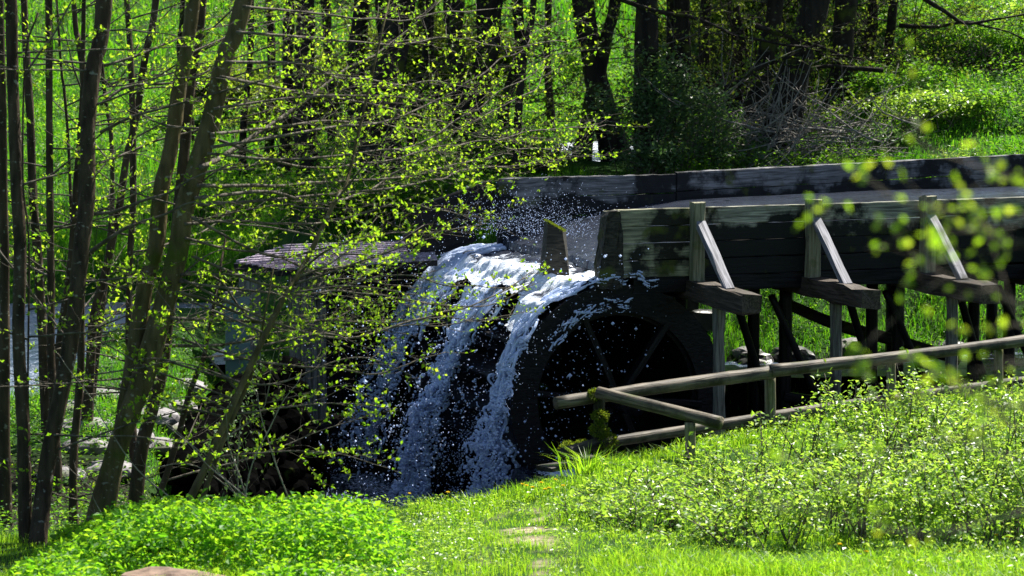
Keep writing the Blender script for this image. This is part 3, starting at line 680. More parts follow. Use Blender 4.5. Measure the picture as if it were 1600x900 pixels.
C = np.concatenate([a for a, b in D]); r = np.concatenate([b for a, b in D]); nd = len(C)
V = (C[:, None] + OCT[None] * r[:, None, None]).reshape(-1, 3); T = (np.arange(nd)[:, None, None] * 6 + OT[None]).reshape(-1, 3)
tag(wmesh('spray', V, M_fall, None, None, T), 'fine white droplets of spray flying round the wheel', 'spray', kind='stuff')
# ------------------------------------------------------------------ placing on the ground
def ground_hit(u, v, y0=12, y1=110):
    ys = np.arange(y0, y1, .05); d = ray(u, v); P = CAM[None] + d[None] * (ys / d[1])[:, None]
    k = np.nonzero(P[:, 2] <= H(P[:, 0], P[:, 1]))[0]
    return P[k[0]] if len(k) else P[-1]
def on_ground(x, y): return np.array([x, y, float(H(x, y))])

# ------------------------------------------------------------------ rocks
def rock(name, c, size, m, seed, label=None, cat='stone', parent=None, group=None, rotz=0, subd=3):
    b = bmesh.new(); bmesh.ops.create_icosphere(b, subdivisions=subd, radius=1)
    V = np.array([v.co[:] for v in b.verts]); T = np.array([[v.index for v in f.verts] for f in b.faces]); b.free()
    V = V * (0.78 + .5 * fbm(V + seed * 3.7, 1.1, 3)[:, None]); q = np.round(V * 2.2) / 2.2; V = V * .72 + q * .28
    V = V * (1 + .10 * (fbm(V + seed, 5, 2)[:, None] - .5)); V = V * np.array(size) / 2
    o = link(name, npmesh(name, V, None, T, (m,), False), parent, c, Matrix.Rotation(rotz, 3, 'Z'))
    if label: tag(o, label, cat, group)
    return o

# ------------------------------------------------------------------ trees
class Leaves:
    def __init__(s): s.P = []; s.D = []; s.L = []
    def add(s, P, D, L): s.P.append(P); s.D.append(D); s.L.append(L)
    def obj(s, name, m, parent, ratio=.62, nup=.8):
        P = np.concatenate(s.P); D = np.concatenate(s.D); L = np.concatenate(s.L)
        Nn = rng.normal(0, .6, P.shape) + [0, -.2, nup]
        v, q = leafgeo(P, D, Nn, L, L * ratio); return tag(wmesh(name, v, m, parent, q), kind='stuff')
def grow(path, r0, r1, tw_len, step, lv, tb, leaf=.04, start=.15, leafp=1.0, nleaf=3, second=.8, up=.25):
    """a bough with twigs, and young leaves in little clusters along the twigs"""
    L = np.linalg.norm(np.diff(path, axis=0), axis=1).sum(); n = max(8, int(L / .09))
    p = catmull(path, n); s = rng.uniform(0, 50)
    p = p + (np.stack([vnoise(p * 1.0 + s, 3), vnoise(p + s + 9, 3), vnoise(p + s + 19, 3)], -1) - .5) * .10 * np.linspace(0, 1, n)[:, None]
    tb.add(p, np.linspace(r0, r1, n), 6, .06)
    T = unit(np.gradient(p, axis=0)); k = int(start * n); side = 1; acc = 0; dl = L / n
    def twig(o, d, ln, r, lvl):
        m = max(4, int(ln / .055)); d = unit(d); q = [o]; dd = d.copy()
        bend = rng.normal(0, .10, 3) + [0, 0, up * .12]
        for _ in range(m):
            dd = unit(dd + bend * .45 + rng.normal(0, .10, 3)); q.append(q[-1] + dd * ln / m)
        q = np.array(q); tb.add(q, np.linspace(r, r * .35, len(q)), 3)
        for a in range(1, len(q)):
            if rng.random() < leafp * (.35 + .65 * a / len(q)) :
                c = rng.integers(1, nleaf + 1); D = unit(unit(q[a] - q[a - 1]) * .7 + rng.normal(0, .65, (c, 3)) + [0, 0, .35])
                lv.add(np.repeat(q[a:a + 1], c, 0), D, leaf * rng.uniform(.6, 1.25, c))
            if lvl == 0 and rng.random() < second * .45:
                e = unit(q[a] - q[a - 1]); c3 = unit(np.cross(e, [0, 0, 1]) * rng.choice([-1, 1]) + rng.normal(0, .3, 3)); twig(q[a], e * .7 + c3 * .7, ln * rng.uniform(.25, .5), r * .6, 1)
    while k < n:
        if acc <= 0:
            t = k / n; e = T[k]; c = unit(np.cross(e, [0, 0, 1]) * side + np.array([0, 0, rng.normal(up, .45)])); side = -side
            twig(p[k], e * .75 + c * rng.uniform(.5, .95), tw_len * (1 - .55 * t) * rng.uniform(.45, 1.25), max(.0025, r1 * .8), 0)
            acc = step * rng.uniform(.5, 1.5)
        acc -= dl; k += 1
def trunk_path(pts, Yb, Yt=None, up=4.5, leanx=None):
    Yt = Yb if Yt is None else Yt; n = len(pts)
    P = [PY(u, v, Yt + (Yb - Yt) * i / (n - 1)) for i, (u, v, w) in enumerate(pts)]
    thin = .80 if Yb < 36 else 1.0
    rr = [thin * w / 2 * (Yt + (Yb - Yt) * i / (n - 1)) / F for i, (u, v, w) in enumerate(pts)]
    # extend upward beyond the frame
    d = unit(P[0] - P[1]); d = unit(d * .6 + np.array([0, 0, .5]))
    if up: P = [P[0] + d * up] + P; rr = [rr[0] * .45] + rr
    # down into the ground
    b = P[-1].copy(); g = float(H(b[0], b[1])) - .15
    if b[2] > g:
        e = unit(P[-1] - P[-2]); e = e / max(.3, -e[2]) ; P.append(b + e * (b[2] - g)); rr.append(rr[-1] * 1.2)
    return np.array(P), np.array(rr)
def tree(name, label, trunks, mbark, group, boughs=(), cat='tree', crown=0, crownr=2.2, crownz=1.0, mleaf=None, leafp=1, sprigs=0, leaf=.046, sides=14, coff=(0, 0)):
    """trunks: list of (pixel list, Ybase, Ytop, up); boughs: (pixel polyline, Ya, Yb, r, tw_len, step)"""
    paths = [trunk_path(*t) for t in trunks]
    b = paths[0][0][-1]; root = empty(name, (b[0], b[1], float(H(b[0], b[1]))))
    tag(root, label, cat, group)
    for P, rr in paths:
        n = max(14, int(np.linalg.norm(np.diff(P, axis=0), axis=1).sum() / .16)); p = catmull(P, n)
        r = np.interp(np.linspace(0, len(P) - 1, n), np.arange(len(P)), rr)
        s = rng.uniform(0, 30); p += (np.stack([vnoise(p + s, 1.3), vnoise(p + s + 7, 1.3), 0 * p[:, 0] + .5], -1) - .5) * r.mean() * .8
        r = r * (1 + .12 * (vnoise(np.stack([p[:, 2] * 2, p[:, 0] * 0 + s, p[:, 0] * 0], -1)) - .5)); r[-3:] *= [1.08, 1.2, 1.4]
        tb = Tubes(); tb.add(p, r, sides, .035); tb.obj('trunk', mbark, root)
    lv = Leaves()
    for (pl, Ya, Yb, r, tl, st) in boughs:
        path = np.array([PY(u, v, Ya + (Yb - Ya) * i / (len(pl) - 1)) for i, (u, v) in enumerate(pl)])
        tb = Tubes(); grow(path, r, .004, tl, st * .82, lv, tb, leafp=leafp, leaf=leaf); tb.obj('branch', M_twig, root)
    for i in range(int(sprigs * 1.8)):     # small side boughs anywhere up the visible trunk
        P, rr = paths[rng.integers(len(paths))]; f = rng.uniform(.15, .85) * (len(P) - 1); k = int(f); o = P[k] + (P[k + 1] - P[k]) * (f - k)
        d = unit(np.array([rng.normal(.35, 1), rng.normal(0, .5), rng.uniform(-.05, .5)])); L = rng.uniform(.7, 2.2)
        path = np.array([o, o + d * L * .5 + [0, 0, .04], o + d * L + [0, 0, rng.normal(.05, .15)]])
        tb = Tubes(); grow(path, .011, .003, .6, .13, lv, tb, leafp=leafp * .8, leaf=leaf); tb.obj('branch', M_twig, root)
    if crown:
        P, rr = paths[0]; top = P[0] + [coff[0], coff[1], crownz]; nb = 7  # crown above the view, its shift and leaf count set to cast shade
        cc = []
        for i in range(nb):
            d = unit(np.array([rng.normal(), rng.normal(), rng.uniform(-.1, .9)])); e = top + d * crownr * rng.uniform(.6, 1.1) * [1, 1, .8]
            tb = Tubes(); tb.add(catmull([P[0], (P[0] + e) / 2 + rng.normal(0, .15, 3), e], 8), np.linspace(.05, .012, 8), 5); tb.obj('branch', mbark, root); cc.append(e)
        cc = np.array(cc); k = rng.integers(nb, size=crown); Q = cc[k] + rng.normal(0, .33, (crown, 3)) * crownr
        lv.add(Q, rng.normal(0, 1, (crown, 3)), rng.uniform(.09, .17, crown))
    if lv.P: lv.obj('foliage', mleaf or M_young, root)
    return root
GA = 'alder trees on the near bank'; GB = 'trees beyond the flume'
BO = [ # boughs that reach out to the right over the wheel
 ([(163,103),(230,80),(283,58),(350,40),(450,30),(560,10)], 26.6, 28, .014, .8, .2),
 ([(157,163),(200,137),(283,125),(350,95),(450,60),(540,5)], 26.6, 27.5, .016, .8, .2),
 ([(157,207),(210,182),(300,155),(400,130),(470,120),(560,120)], 26.6, 26.2, .016, .8, .2),
 ([(145,258),(200,240),(262,215),(350,190),(440,160)], 26.6, 27.4, .015, .6, .25),
 ([(140,335),(180,330),(230,312),(270,300),(330,270),(400,262)], 26.6, 26, .02, .6, .25),
 ([(130,405),(160,380),(200,355),(250,338),(300,318),(360,312)], 26.6, 26, .022, .6, .25)]
BR = [
 ([(314,262),(360,237),(450,178),(533,115),(600,75),(690,0)], 26.3, 29, .028, 1.0, .2),
 ([(350,97),(467,100),(530,120),(610,130),(690,130),(780,150)], 26.3, 29, .016, 1.0, .17),
 ([(335,170),(400,160),(490,150),(560,148),(640,150),(720,170)], 26.3, 28, .014, .9, .17),
 ([(310,290),(420,290),(520,285),(620,278),(700,262),(800,240)], 26.3, 30, .02, 1.0, .15),
 ([(305,310),(420,300),(500,320),(570,300),(650,250),(740,190),(830,140),(860,100)], 26.3, 31, .018, 1.0, .14),
 ([(290,350),(370,345),(450,350),(540,340),(620,320),(700,330),(765,345)], 26.3, 30, .016, .9, .15),
 ([(283,430),(310,425),(350,440),(375,480),(395,500),(460,510),(560,495)], 26.3, 27.5, .014, .7, .17),
 ([(272,455),(330,470),(400,500),(470,520),(560,515),(640,510),(730,500)], 26.3, 28.5, .016, .8, .15),
 ([(265,497),(340,500),(450,505),(540,500),(600,505),(700,500),(790,495)], 26.3, 29.5, .017, .9, .15),
 ([(250,540),(310,540),(370,535),(420,520),(500,510),(560,480)], 26.3, 28, .018, .7, .17),
 ([(300,400),(400,440),(470,450),(560,440),(640,430),(720,445),(800,450)], 26.3, 29, .014, .8, .15),
 ([(280,440),(440,460),(530,455),(640,470),(740,480),(835,440)], 26.3, 28, .013, .8, .16),
 ([(255,520),(380,560),(450,570),(540,580),(620,575),(690,545)], 26.3, 27.5, .014, .7, .15),
 ([(245,560),(400,600),(480,580),(560,560),(640,590)], 26.3, 27.2, .012, .6, .17),
 ([(300,340),(420,400),(500,390),(600,370),(700,360),(760,350)], 26.3, 29, .014, .8, .15),
 ([(290,372),(360,390),(430,400),(500,430),(570,440),(650,450)], 26.3, 28.8, .013, .8, .15),
 ([(330,210),(420,200),(520,190),(640,200),(740,210),(860,215)], 26.3, 30.5, .016, 1.1, .14),
 ([(345,120),(450,140),(560,160),(680,190),(800,230),(890,238)], 26.3, 30, .016, 1.1, .13),
 ([(310,320),(450,310),(640,290),(720,270),(820,255),(900,240)], 26.3, 31, .016, 1.0, .13),
 ([(325,240),(450,250),(560,240),(660,220),(740,170),(820,120),(870,90)], 26.3, 29.5, .015, 1.1, .13),
 ([(330,230),(520,200),(600,190),(700,150),(790,90),(860,40)], 26.3, 30, .016, 1.1, .13),
 ([(370,50),(500,60),(600,70),(700,60),(800,70),(890,60)], 26.3, 30, .014, 1.1, .14),
 ([(380,10),(480,20),(600,30),(700,20),(800,10)], 26.3, 29, .014, 1.1, .15),
 ([(330,215),(470,260),(600,250),(690,230),(780,215),(880,200),(950,195)], 26.3, 31.5, .014, 1.0, .14),
 ([(270,430),(420,500),(540,530),(640,500),(720,480),(790,450),(840,420)], 26.3, 28.6, .014, .7, .14)]
tree('alder_tree', 'slanting olive barked tree with a second stem fused to it, boughs reaching over the wheel',
     [([(383,-5,34),(357,80,36),(330,180,38),(310,250,38),(287,330,40),(277,400,42),(257,480,42),(226,580,46),(181,700,40),(140,835,42)], 26.2, 26.6, 3.2),
      ([(302,-5,28),(280,140,30),(267,230,31),(253,300,32),(247,380,32),(230,450,33),(213,560,34),(190,680,30)], 26.3, 26.9, 3)],
     M_barkg, GA, BR, crown=900, crownr=1.6, leafp=.55, leaf=.036, sprigs=5)
tree('alder_tree', 'dark thick trunk with long low boughs, between the slanting tree and the edge tree',
     [([(163,-5,32),(148,100,31),(140,200,30),(135,300,30),(123,400,31),(103,570,33),(75,720,34),(57,865,38)], 25.8, 26.6, 3.4)], M_bark, GA, BO, crown=800, crownr=1.6, sprigs=6, leafp=.6, leaf=.042)
tree('alder_tree', 'straight dark tree with a thin pale stem climbing along it',
     [([(20,-5,24),(24,150,24),(27,300,25),(33,560,25),(41,850,30)], 25.9, 26.4, 3.2), ([(60,20,4),(40,90,4),(36,280,4),(45,380,4),(44,600,4),(46,700,4)], 26, 26.2, 0)], M_bark, GA, sprigs=5, crown=600, crownr=1.4, leafp=.7)
def simple(u_pts, Yb, Yt, lab, m=M_bark, up=3, sp=3, g=GA, lp=.5, crown=0, **k): return tree('alder_tree' if g == GA else 'forest_tree', lab, [(u_pts, Yb, Yt, up)], m, g, sprigs=sp, crown=crown, leafp=lp, **k)
simple([(318,-5,18),(300,120,20),(287,260,22),(272,400,24),(250,580,26),(223,700,28),(209,830,30)], 27.2, 27.6, 'dark trunk standing close behind the fused pair of stems', sp=3)
simple([(126,480,14),(122,600,16),(116,700,17),(113,830,20)], 27.5, 27.6, 'short visible slim trunk between the two dark thick ones', up=4, sp=1)
simple([(75,-5,14),(75,150,14),(76,300,15),(80,450,15),(82,580,16),(88,700,18)], 29.5, 30, 'slim straight grey stem just beyond the thin climbing one', sp=6)
simple([(197,-5,11),(203,100,12),(210,300,13),(205,400,13),(201,560,14),(205,640,16)], 30.5, 31, 'slender straight sapling with leafy twigs behind the slanting tree', sp=7)
simple([(243,-5,14),(227,80,14),(213,180,14),(197,250,14),(187,320,15),(165,430,16),(147,500,18),(140,600,20)], 31.5, 31.5, 'bent slender tree curving down toward the stream', sp=6)
simple([(115,-5,10),(122,60,11),(130,120,12),(126,220,13),(118,330,15),(105,450,18),(92,560,22),(86,640,24)], 30, 30.2, 'thin dark tree crossing behind the second thick trunk', sp=4)
simple([(38,40,14),(45,160,16),(52,280,17),(60,420,18),(66,560,20),(72,680,22)], 31, 31.3, 'dark leaning trunk close behind the straight tree at the edge', sp=5)
simple([(2,-5,16),(6,200,17),(8,400,18),(8,640,22)], 28, 28, 'black trunk cut by the edge of the view', sp=2)
simple([(92,60,5),(100,140,6),(107,220,6),(112,330,7),(118,440,8),(122,520,8)], 32, 32.2, 'pencil thin sapling in front of the bright meadow', sp=5)
simple([(160,120,8),(172,200,9),(176,300,10),(170,380,11),(160,470,12)], 33, 33.2, 'thin crooked sapling above the stream bank', sp=5)
# saplings at the lip of the pit
tree('alder_sapling', 'mossy leaning sapling that rises from the nettles and crosses in front of the hut',
     [([(545,270,7),(530,300,8),(510,340,9),(490,383,10),(467,427,11),(443,467,11),(405,540,12),(375,605,13),(325,720,15),(281,812,17)], 25.8, 27, 1.8)], M_barkg, GA, sprigs=8, leafp=1)
tree('alder_sapling', 'short mossy stem standing beside the leaning sapling above the nettles',
     [([(400,560,6),(378,620,8),(352,680,9),(330,740,10),(306,806,11)], 26, 26.3, .8)], M_barkg, GA, sprigs=3)
tree('alder_sapling', 'crooked dark stem among bare canes, just behind the nettles',
     [([(322,545,8),(310,580,10),(295,620,11),(280,680,12),(262,740,12),(242,790,13),(225,828,14)], 26.6, 27, 1.0)], M_bark, GA, sprigs=4)

# trees beyond the flume
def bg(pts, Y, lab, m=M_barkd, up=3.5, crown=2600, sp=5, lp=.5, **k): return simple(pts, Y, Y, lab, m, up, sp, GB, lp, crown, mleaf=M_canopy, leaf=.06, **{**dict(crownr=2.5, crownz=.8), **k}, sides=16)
tree('forest_tree', 'rough barked tree with a forked trunk, standing by the pale water glint',
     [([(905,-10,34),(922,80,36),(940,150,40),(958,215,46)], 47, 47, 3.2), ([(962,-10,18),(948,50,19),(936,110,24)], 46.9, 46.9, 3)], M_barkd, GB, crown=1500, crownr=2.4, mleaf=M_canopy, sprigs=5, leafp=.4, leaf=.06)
bg([(1006,-10,36),(1008,120,38),(1015,262,46)], 45.6, 'thick straight trunk veiled in grey green leaves above the flume wall')
bg([(1064,-10,26),(1062,100,28),(1054,215,34)], 48, 'black straight trunk next to the leaf veiled one')
bg([(1102,-10,18),(1098,100,18),(1092,200,22)], 51, 'slim grey trunk between the black trunk and the brush pile')
bg([(1275,-10,44),(1252,80,44),(1226,170,56)], 46, 'broad black trunk leaning above the brush pile', crown=5200, crownr=3.6, crownz=1.8, coff=(.2, 2.4))  # dense unseen crown, moved off its trunk to shade the thicket
bg([(1210,-10,28),(1196,90,28),(1180,175,36)], 48, 'dark trunk just behind the broad leaning one')
bg([(1326,-10,34),(1314,90,34),(1300,160,40)], 48.5, 'dark trunk at the edge of the thicket', crown=5200, crownr=3.6, crownz=1.8, coff=(.2, 2.4))
bg([(1394,-10,14),(1390,60,15),(1384,120,18)], 50, 'slim black trunk where the thicket meets the sunny bank')
bg([(1362,-10,18),(1358,60,18),(1350,130,20)], 50.5, 'second slim trunk inside the dark thicket', crown=5200, crownr=3.6, crownz=1.8, coff=(.2, 2.4))
bg([(1150,-10,20),(1152,90,22),(1150,180,26)], 52, 'dark upright trunk in deep shade behind the brush pile', crown=5200, crownr=3.6, crownz=1.8, coff=(.2, 2.4))
bg([(627,-10,42),(616,60,48),(592,150,62),(600,290,78)], 45, 'massive dark trunk behind the leafy boughs, over the hut roof')
bg([(768,-10,44),(764,70,36),(742,150,26),(728,220,30),(722,300,34)], 46, 'heavy black trunk narrowing downward above the far flume wall')
bg([(833,-10,10),(823,60,11),(812,150,12),(806,260,14)], 44.8, 'thin black trunk before the bright green bank')
bg([(478,-10,30),(474,120,30),(480,310,42)], 46, 'dark trunk over the ridge of the hut roof')
bg([(562,-10,26),(553,90,28),(560,200,34),(552,310,40)], 49, 'dark trunk paired with the massive one')
bg([(700,-10,16),(712,120,16),(705,280,22)], 48, 'slender dark trunk between two heavy ones', crown=700)
bg([(660,-10,14),(652,120,15),(668,290,20)], 52, 'thin trunk glimpsed through the thickest leaves', crown=700)
bg([(420,-10,12),(424,140,13),(415,300,16)], 52, 'thin trunk in front of the bright meadow, above the hut', crown=500)

for i, (u, dx, w_, Yv, lab) in enumerate([(445, 8, 16, 54, 'thin dark trunk above the hut corner'), (520, -12, 14, 55, 'thin leaning trunk between the two over the roof'), (585, 10, 18, 53, 'dark trunk half hidden by the massive one'), (645, 20, 12, 51, 'thin trunk leaning toward the massive one'), (690, -14, 10, 54, 'crooked pole thin trunk in the leafiest part'), (795, 12, 16, 52, 'dark trunk on the green bank above the far wall end'),
    (865, -8, 10, 56, 'very thin trunk near the forked tree'), (380, 10, 9, 55, 'thin sapling in the meadow beyond the slanting tree'), (300, -16, 8, 58, 'thin sapling far up the meadow behind the fused stems'), (1040, 6, 14, 53, 'dim trunk between the two straight black ones'), (735, -20, 20, 50, 'dark slanting trunk beside the heavy black one')]):
    g = ground_hit(u, 285 if Yv < 54 else 240, 44, 60); vb = 450 - F * math.tan(PITCH - 0) * 0 ; Yg = max(Yv - 4, 46); gz_ = float(H((u - 800) / F * Yg, Yg)); vv = 450 + F * math.tan(math.atan2(CAM[2] - gz_, Yg) - PITCH)
    w_ *= 1.1; bg([(u + dx, -10, w_), (u + 1.6 * dx * .6 + rng.uniform(-5, 5), vv * .35, w_), (u + rng.uniform(-6, 6), vv * .7, w_ * 1.1), (u, vv, w_ * 1.4)], Yg, lab, crown=1400, sp=6, lp=.45)
# big limbs that hang into the view from trees above
hang = [([(960,-5),(1020,16),(1080,28),(1140,50),(1230,72),(1330,90)], 45), ([(1440,-5),(1470,15),(1510,38),(1560,30),(1605,20)], 46), ([(1180,40),(1240,60),(1300,80),(1380,100)], 45.5), ([(1405,40),(1460,42),(1520,36),(1600,60)], 49),
        ([(1130,140),(1180,110),(1230,90),(1290,60)], 45), ([(1380,110),(1300,105),(1240,110),(1180,130)], 46)]
own = [o for o in list(bpy.data.objects) if o.get('label') in ('black straight trunk next to the leaf veiled one', 'dark trunk at the edge of the thicket', 'broad black trunk leaning above the brush pile', 'slim black trunk where the thicket meets the sunny bank')]
ow = {o['label']: o for o in own}; order = [own[0], ow['slim black trunk where the thicket meets the sunny bank'], ow['broad black trunk leaning above the brush pile'], ow['slim black trunk where the thicket meets the sunny bank'], ow['broad black trunk leaning above the brush pile'], ow['dark trunk at the edge of the thicket']]
for (pl, Yv), rt in zip(hang, order):
    lv = Leaves(); tb = Tubes(); grow(np.array([PY(u, v, Yv) for u, v in pl]), .045, .012, 1.5, .22, lv, tb, leaf=.06, leafp=.55, start=.1); tb.obj('branch', M_barkd, rt); lv.obj('foliage', M_canopy, rt)

# ------------------------------------------------------------------ bushes
def bush(name, c, size, nleaf, m, label, cat='bush', group=None, leaf=.05, nst=14, mst=M_twig, top=.6):
    c = np.array(c, float); root = empty(name, c); tag(root, label, cat, group)
    sx, sy, sz = size; nleaf = int(nleaf); tb = Tubes(); tips = []
    for _ in range(nst):
        a = rng.uniform(0, 2 * np.pi); f = rng.random() ** .5; e = c + [sx * f * math.cos(a), sy * f * math.sin(a), sz * rng.uniform(.55, 1.05) * (1 - .35 * f * f)]
        b = c + [rng.normal(0, sx * .22), rng.normal(0, sy * .22), -.08]; mid = (b + e) / 2 + [rng.normal(0, .06), rng.normal(0, .06), sz * .12]
        p = catmull([b, mid, e], 9); tb.add(p, np.linspace(.009, .003, 9), 4); tips.append(p)
    tag(tb.obj('stem', mst, root), kind='stuff')
    k = rng.integers(nst, size=nleaf); f = rng.uniform(.25, 1, nleaf) ** top; p = np.array(tips); i = np.minimum((f * 8).astype(int), 7)
    P = p[k, i] + (p[k, i + 1] - p[k, i]) * (f * 8 - i)[:, None] + rng.normal(0, 1, (nleaf, 3)) * [sx * .10 + .03, sy * .10 + .03, sz * .05 + .02]
    D = rng.normal(0, 1, (nleaf, 3)) * [1, 1, .4] + [0, 0, .15]; L = leaf * rng.uniform(.55, 1.3, nleaf)
    v, q = leafgeo(P, D, rng.normal(0, .45, P.shape) + [0, 0, 1], L, L * .6); tag(wmesh('foliage', v, m, root, q), kind='stuff')
    return root
# grey green undergrowth round the far trunks
for (u, v, sx, sz, n, lab) in [(1010, 275, .9, 2.1, 2600, 'grey green bush climbing the leaf veiled trunk'), (1075, 278, .9, 1.7, 2400, 'grey green bush behind the flume wall, below the black trunk'), (1012, 284, .6, .7, 1300, 'low grey bush between the water glint and the flume wall'),
        (1100, 200, .8, 2.0, 2400, 'tall pale leaved bush beside the slim grey trunk'), (1130, 276, .7, .8, 1300, 'small dark bush at the foot of the brush pile'), (900, 150, .9, 1.2, 1800, 'green bush on the bank beyond the forked trunk'), (870, 272, .6, .55, 1200, 'bright tuft of leaves at the far wall by the pale water')]:
    g = ground_hit(u, v, 42, 70); bush('bush', g, (sx, .6, sz), n, M_grey if 'green' not in lab or 'grey' in lab else M_weed, lab, leaf=.075, nst=22)
for (u, v, sx, sz, n, lab) in [(500, 352, 1.2, .9, 2400, 'leafy bush behind the hut ridge'), (600, 352, 1.1, .8, 2200, 'leafy bush behind the middle of the shingle roof'), (700, 340, 1.0, .9, 2000, 'shaded bush at the far flume corner'), (400, 345, 1.1, .7, 1800, 'bush on the far bank of the stream above the hut corner'),
        (790, 268, .8, .8, 1800, 'yellow green bush behind the end of the far wall'), (330, 330, 1.1, .6, 1600, 'low bush on the far stream bank behind the fused stems')]:
    g = ground_hit(u, v, 41, 70); bush('bush', g, (sx, .7, sz), n, M_weed, lab, leaf=.07, nst=22)
for (u, v, sx, sz, n, m, lab) in [(1440, 205, 1.2, .7, 2200, M_shrub, 'pale flowering bramble bush on the bank under the thicket'), (1390, 170, 1.0, .8, 2000, M_weed, 'fresh green bush at the thicket corner'), (1510, 190, 1.1, .6, 2000, M_weed, 'dark leaved bush on the grass slope below the bare patch'), (1350, 240, 1.0, .4, 1600, M_grey, 'low grey bush right of the brush pile'.replace('right of', 'between grass and')),
        (1530, 95, 1.5, .8, 2600, M_weed, 'broad bush above the bare earth patch'), (1450, 70, 1.4, .9, 2200, M_weed, 'rounded bush high on the sunny slope'), (1590, 60, 1.3, .9, 2000, M_shrub, 'bush at the top of the slope cut by the frame'), (1300, 262, 1.0, .35, 1500, M_weed, 'low leafy clump touching the flume wall beyond the pile')]:
    g = ground_hit(u, v, 42, 70); bush('bush', g, (sx, .7, sz), n, m, lab, leaf=.075, nst=20)
# dark thicket: tangles of twigs
for (u, v, s) in [(1170, 170, 1.5), (1250, 165, 1.6), (1330, 160, 1.5)]:
    g = ground_hit(u, v, 43, 60); root = empty('thicket', g); tag(root, {1170: 'dark tangled thicket behind the brush pile, under the black trunks', 1250: 'tangled thicket round the foot of the broad leaning trunk', 1330: 'tangled thicket at the foot of the outermost dark trunk'}[u], 'thicket')
    tb = Tubes(); lv = Leaves()
    for _ in range(34):
        e = g + [rng.normal(0, s * .75), rng.normal(0, .7), rng.uniform(.5, 2.6)]; p0 = g + [rng.normal(0, s * .6), rng.normal(0, .5), -.05]
        grow(np.array([p0, (p0 + e) / 2 + rng.normal(0, .2, 3), e]), .014, .004, .8, .14, lv, tb, leaf=.055, leafp=.22, nleaf=2, start=.1)
    tag(tb.obj('twigs', M_barkd, root), kind='stuff'); lv.obj('foliage', M_canopy, root)

for (u, v, yy, sx, sz, lab) in [(1165, 150, 54, 1.3, 3.4, 'tall dark mass of ivy and brush behind the dark upright trunk'), (1240, 145, 55, 1.5, 3.4, 'tall dark brush filling the gap behind the broad leaning trunk'), (1320, 140, 54, 1.4, 3.0, 'tall dark brush behind the outer trunks of the thicket'), (1375, 130, 53, .9, 2.2, 'dark brush closing the thicket toward the sunny bank'), (1100, 150, 56, 1.0, 2.6, 'dark ivy mass between the slim grey trunk and the thicket'),
    (470, 200, 52, 1.0, 1.7, 'dark brush round the trunk over the hut ridge'), (560, 200, 53, 1.1, 2.2, 'dark brush between the paired trunks above the hut'), (645, 200, 52, 1.1, 2.3, 'dark brush beside the massive trunk'), (735, 200, 53, 1.0, 2.3, 'dark brush round the heavy black trunk above the flume end'), (350, 200, 56, .9, 1.2, 'dark brush in the meadow beyond the slanting tree')]:
    c = PY(u, v, yy); bush('tall_brush', (c[0], yy, float(H(c[0], yy))), (sx, .8, sz), 6500, M_canopy, lab, 'brush', leaf=.10, nst=40, mst=M_barkd, top=.5)
# the brush pile
g = ground_hit(1195, 272, 41, 60); bp = empty('brush_pile', g); tag(bp, 'heap of dead grey branches piled behind the flume wall', 'brush pile')
for i in range(190):
    a = rng.normal(0, .55); L = rng.uniform(.7, 2.3); side = rng.choice([-1, 1], p=[.3, .7]); o = g + [rng.normal(.25, .75), rng.normal(.35, .45), rng.uniform(0, .8)]
    d = unit(np.array([side * math.cos(a) * .9, rng.normal(0, .35), .28 + abs(rng.normal(0, .4))])); n = 9
    p = [o - d * L * .35 * [1, 1, .3]]
    dd = d * [1, 1, .4]
    bd = rng.normal(0, .12, 3) + [0, 0, .05]
    for k in range(n): dd = unit(dd + bd * .6 + rng.normal(0, .12, 3)); p.append(p[-1] + dd * L / n)
    p = np.array(p); p[:, 2] = np.maximum(p[:, 2], H(p[:, 0], p[:, 1]) + .02)
    tb = Tubes(); r = rng.uniform(.006, .018); tb.add(p, np.linspace(r, r * .3, len(p)), 4)
    for _ in range(2):
        k = rng.integers(2, n - 1); q = [p[k]]; e = unit(p[k + 1] - p[k] + rng.normal(0, .5, 3))
        for _ in range(4): e = unit(e + rng.normal(0, .18, 3) + [0, 0, .05]); q.append(q[-1] + e * L * .09)
        tb.add(np.array(q), np.linspace(r * .5, r * .25, 5), 3)
    tb.obj('stick', M_stick, bp)

# ------------------------------------------------------------------ hut
HB = PY(500, 470, 38.0); 
def HL(s, t, z): return np.array([HB[0], HB[1], 0]) + s * DV + t * AV + np.array([0, 0, z])
hut = empty('mill_hut', HL(0, .4, 1.2)); tag(hut, 'small weathered hut with a shingled lean-to roof beside the wheel', 'hut')
gz = 1.02
k = 0; x = -.40
while x < .02:
    w_ = rng.uniform(.055, .085); beam('wall_board', HL(x + w_ / 2, rng.uniform(-.006, .006), gz), HL(x + w_ / 2, rng.uniform(-.006, .006), 2.82), w_ - .008, .03, M_hut, hut, up=tuple(AV), seg=6); x += w_
x = .05
while x < 1.9:
    w_ = rng.uniform(.12, .16); beam('wall_board', HL(x + w_ / 2, .55, 1.0), HL(x + w_ / 2, .55, 2.85), w_ - .01, .03, M_wet, hut, up=tuple(AV), seg=4); x += w_
for t_ in np.arange(.08, .9, .14): beam('wall_board', HL(0.0, t_, gz), HL(.0, t_, 2.85), .13, .03, M_wet, hut, up=tuple(DV), seg=4)
for t_ in np.arange(.08, .9, .14): beam('wall_board', HL(-.80, t_, gz), HL(-.80, t_, 2.8), .13, .03, M_hut, hut, up=tuple(DV), seg=4)
beam('corner_post', HL(.03, -.01, .95), HL(.03, -.01, 2.84), .08, .08, M_hut, hut, up=tuple(AV))
beam('corner_post', HL(-.80, -.01, 1.0), HL(-.80, -.01, 2.8), .06, .06, M_hut, hut, up=tuple(AV))
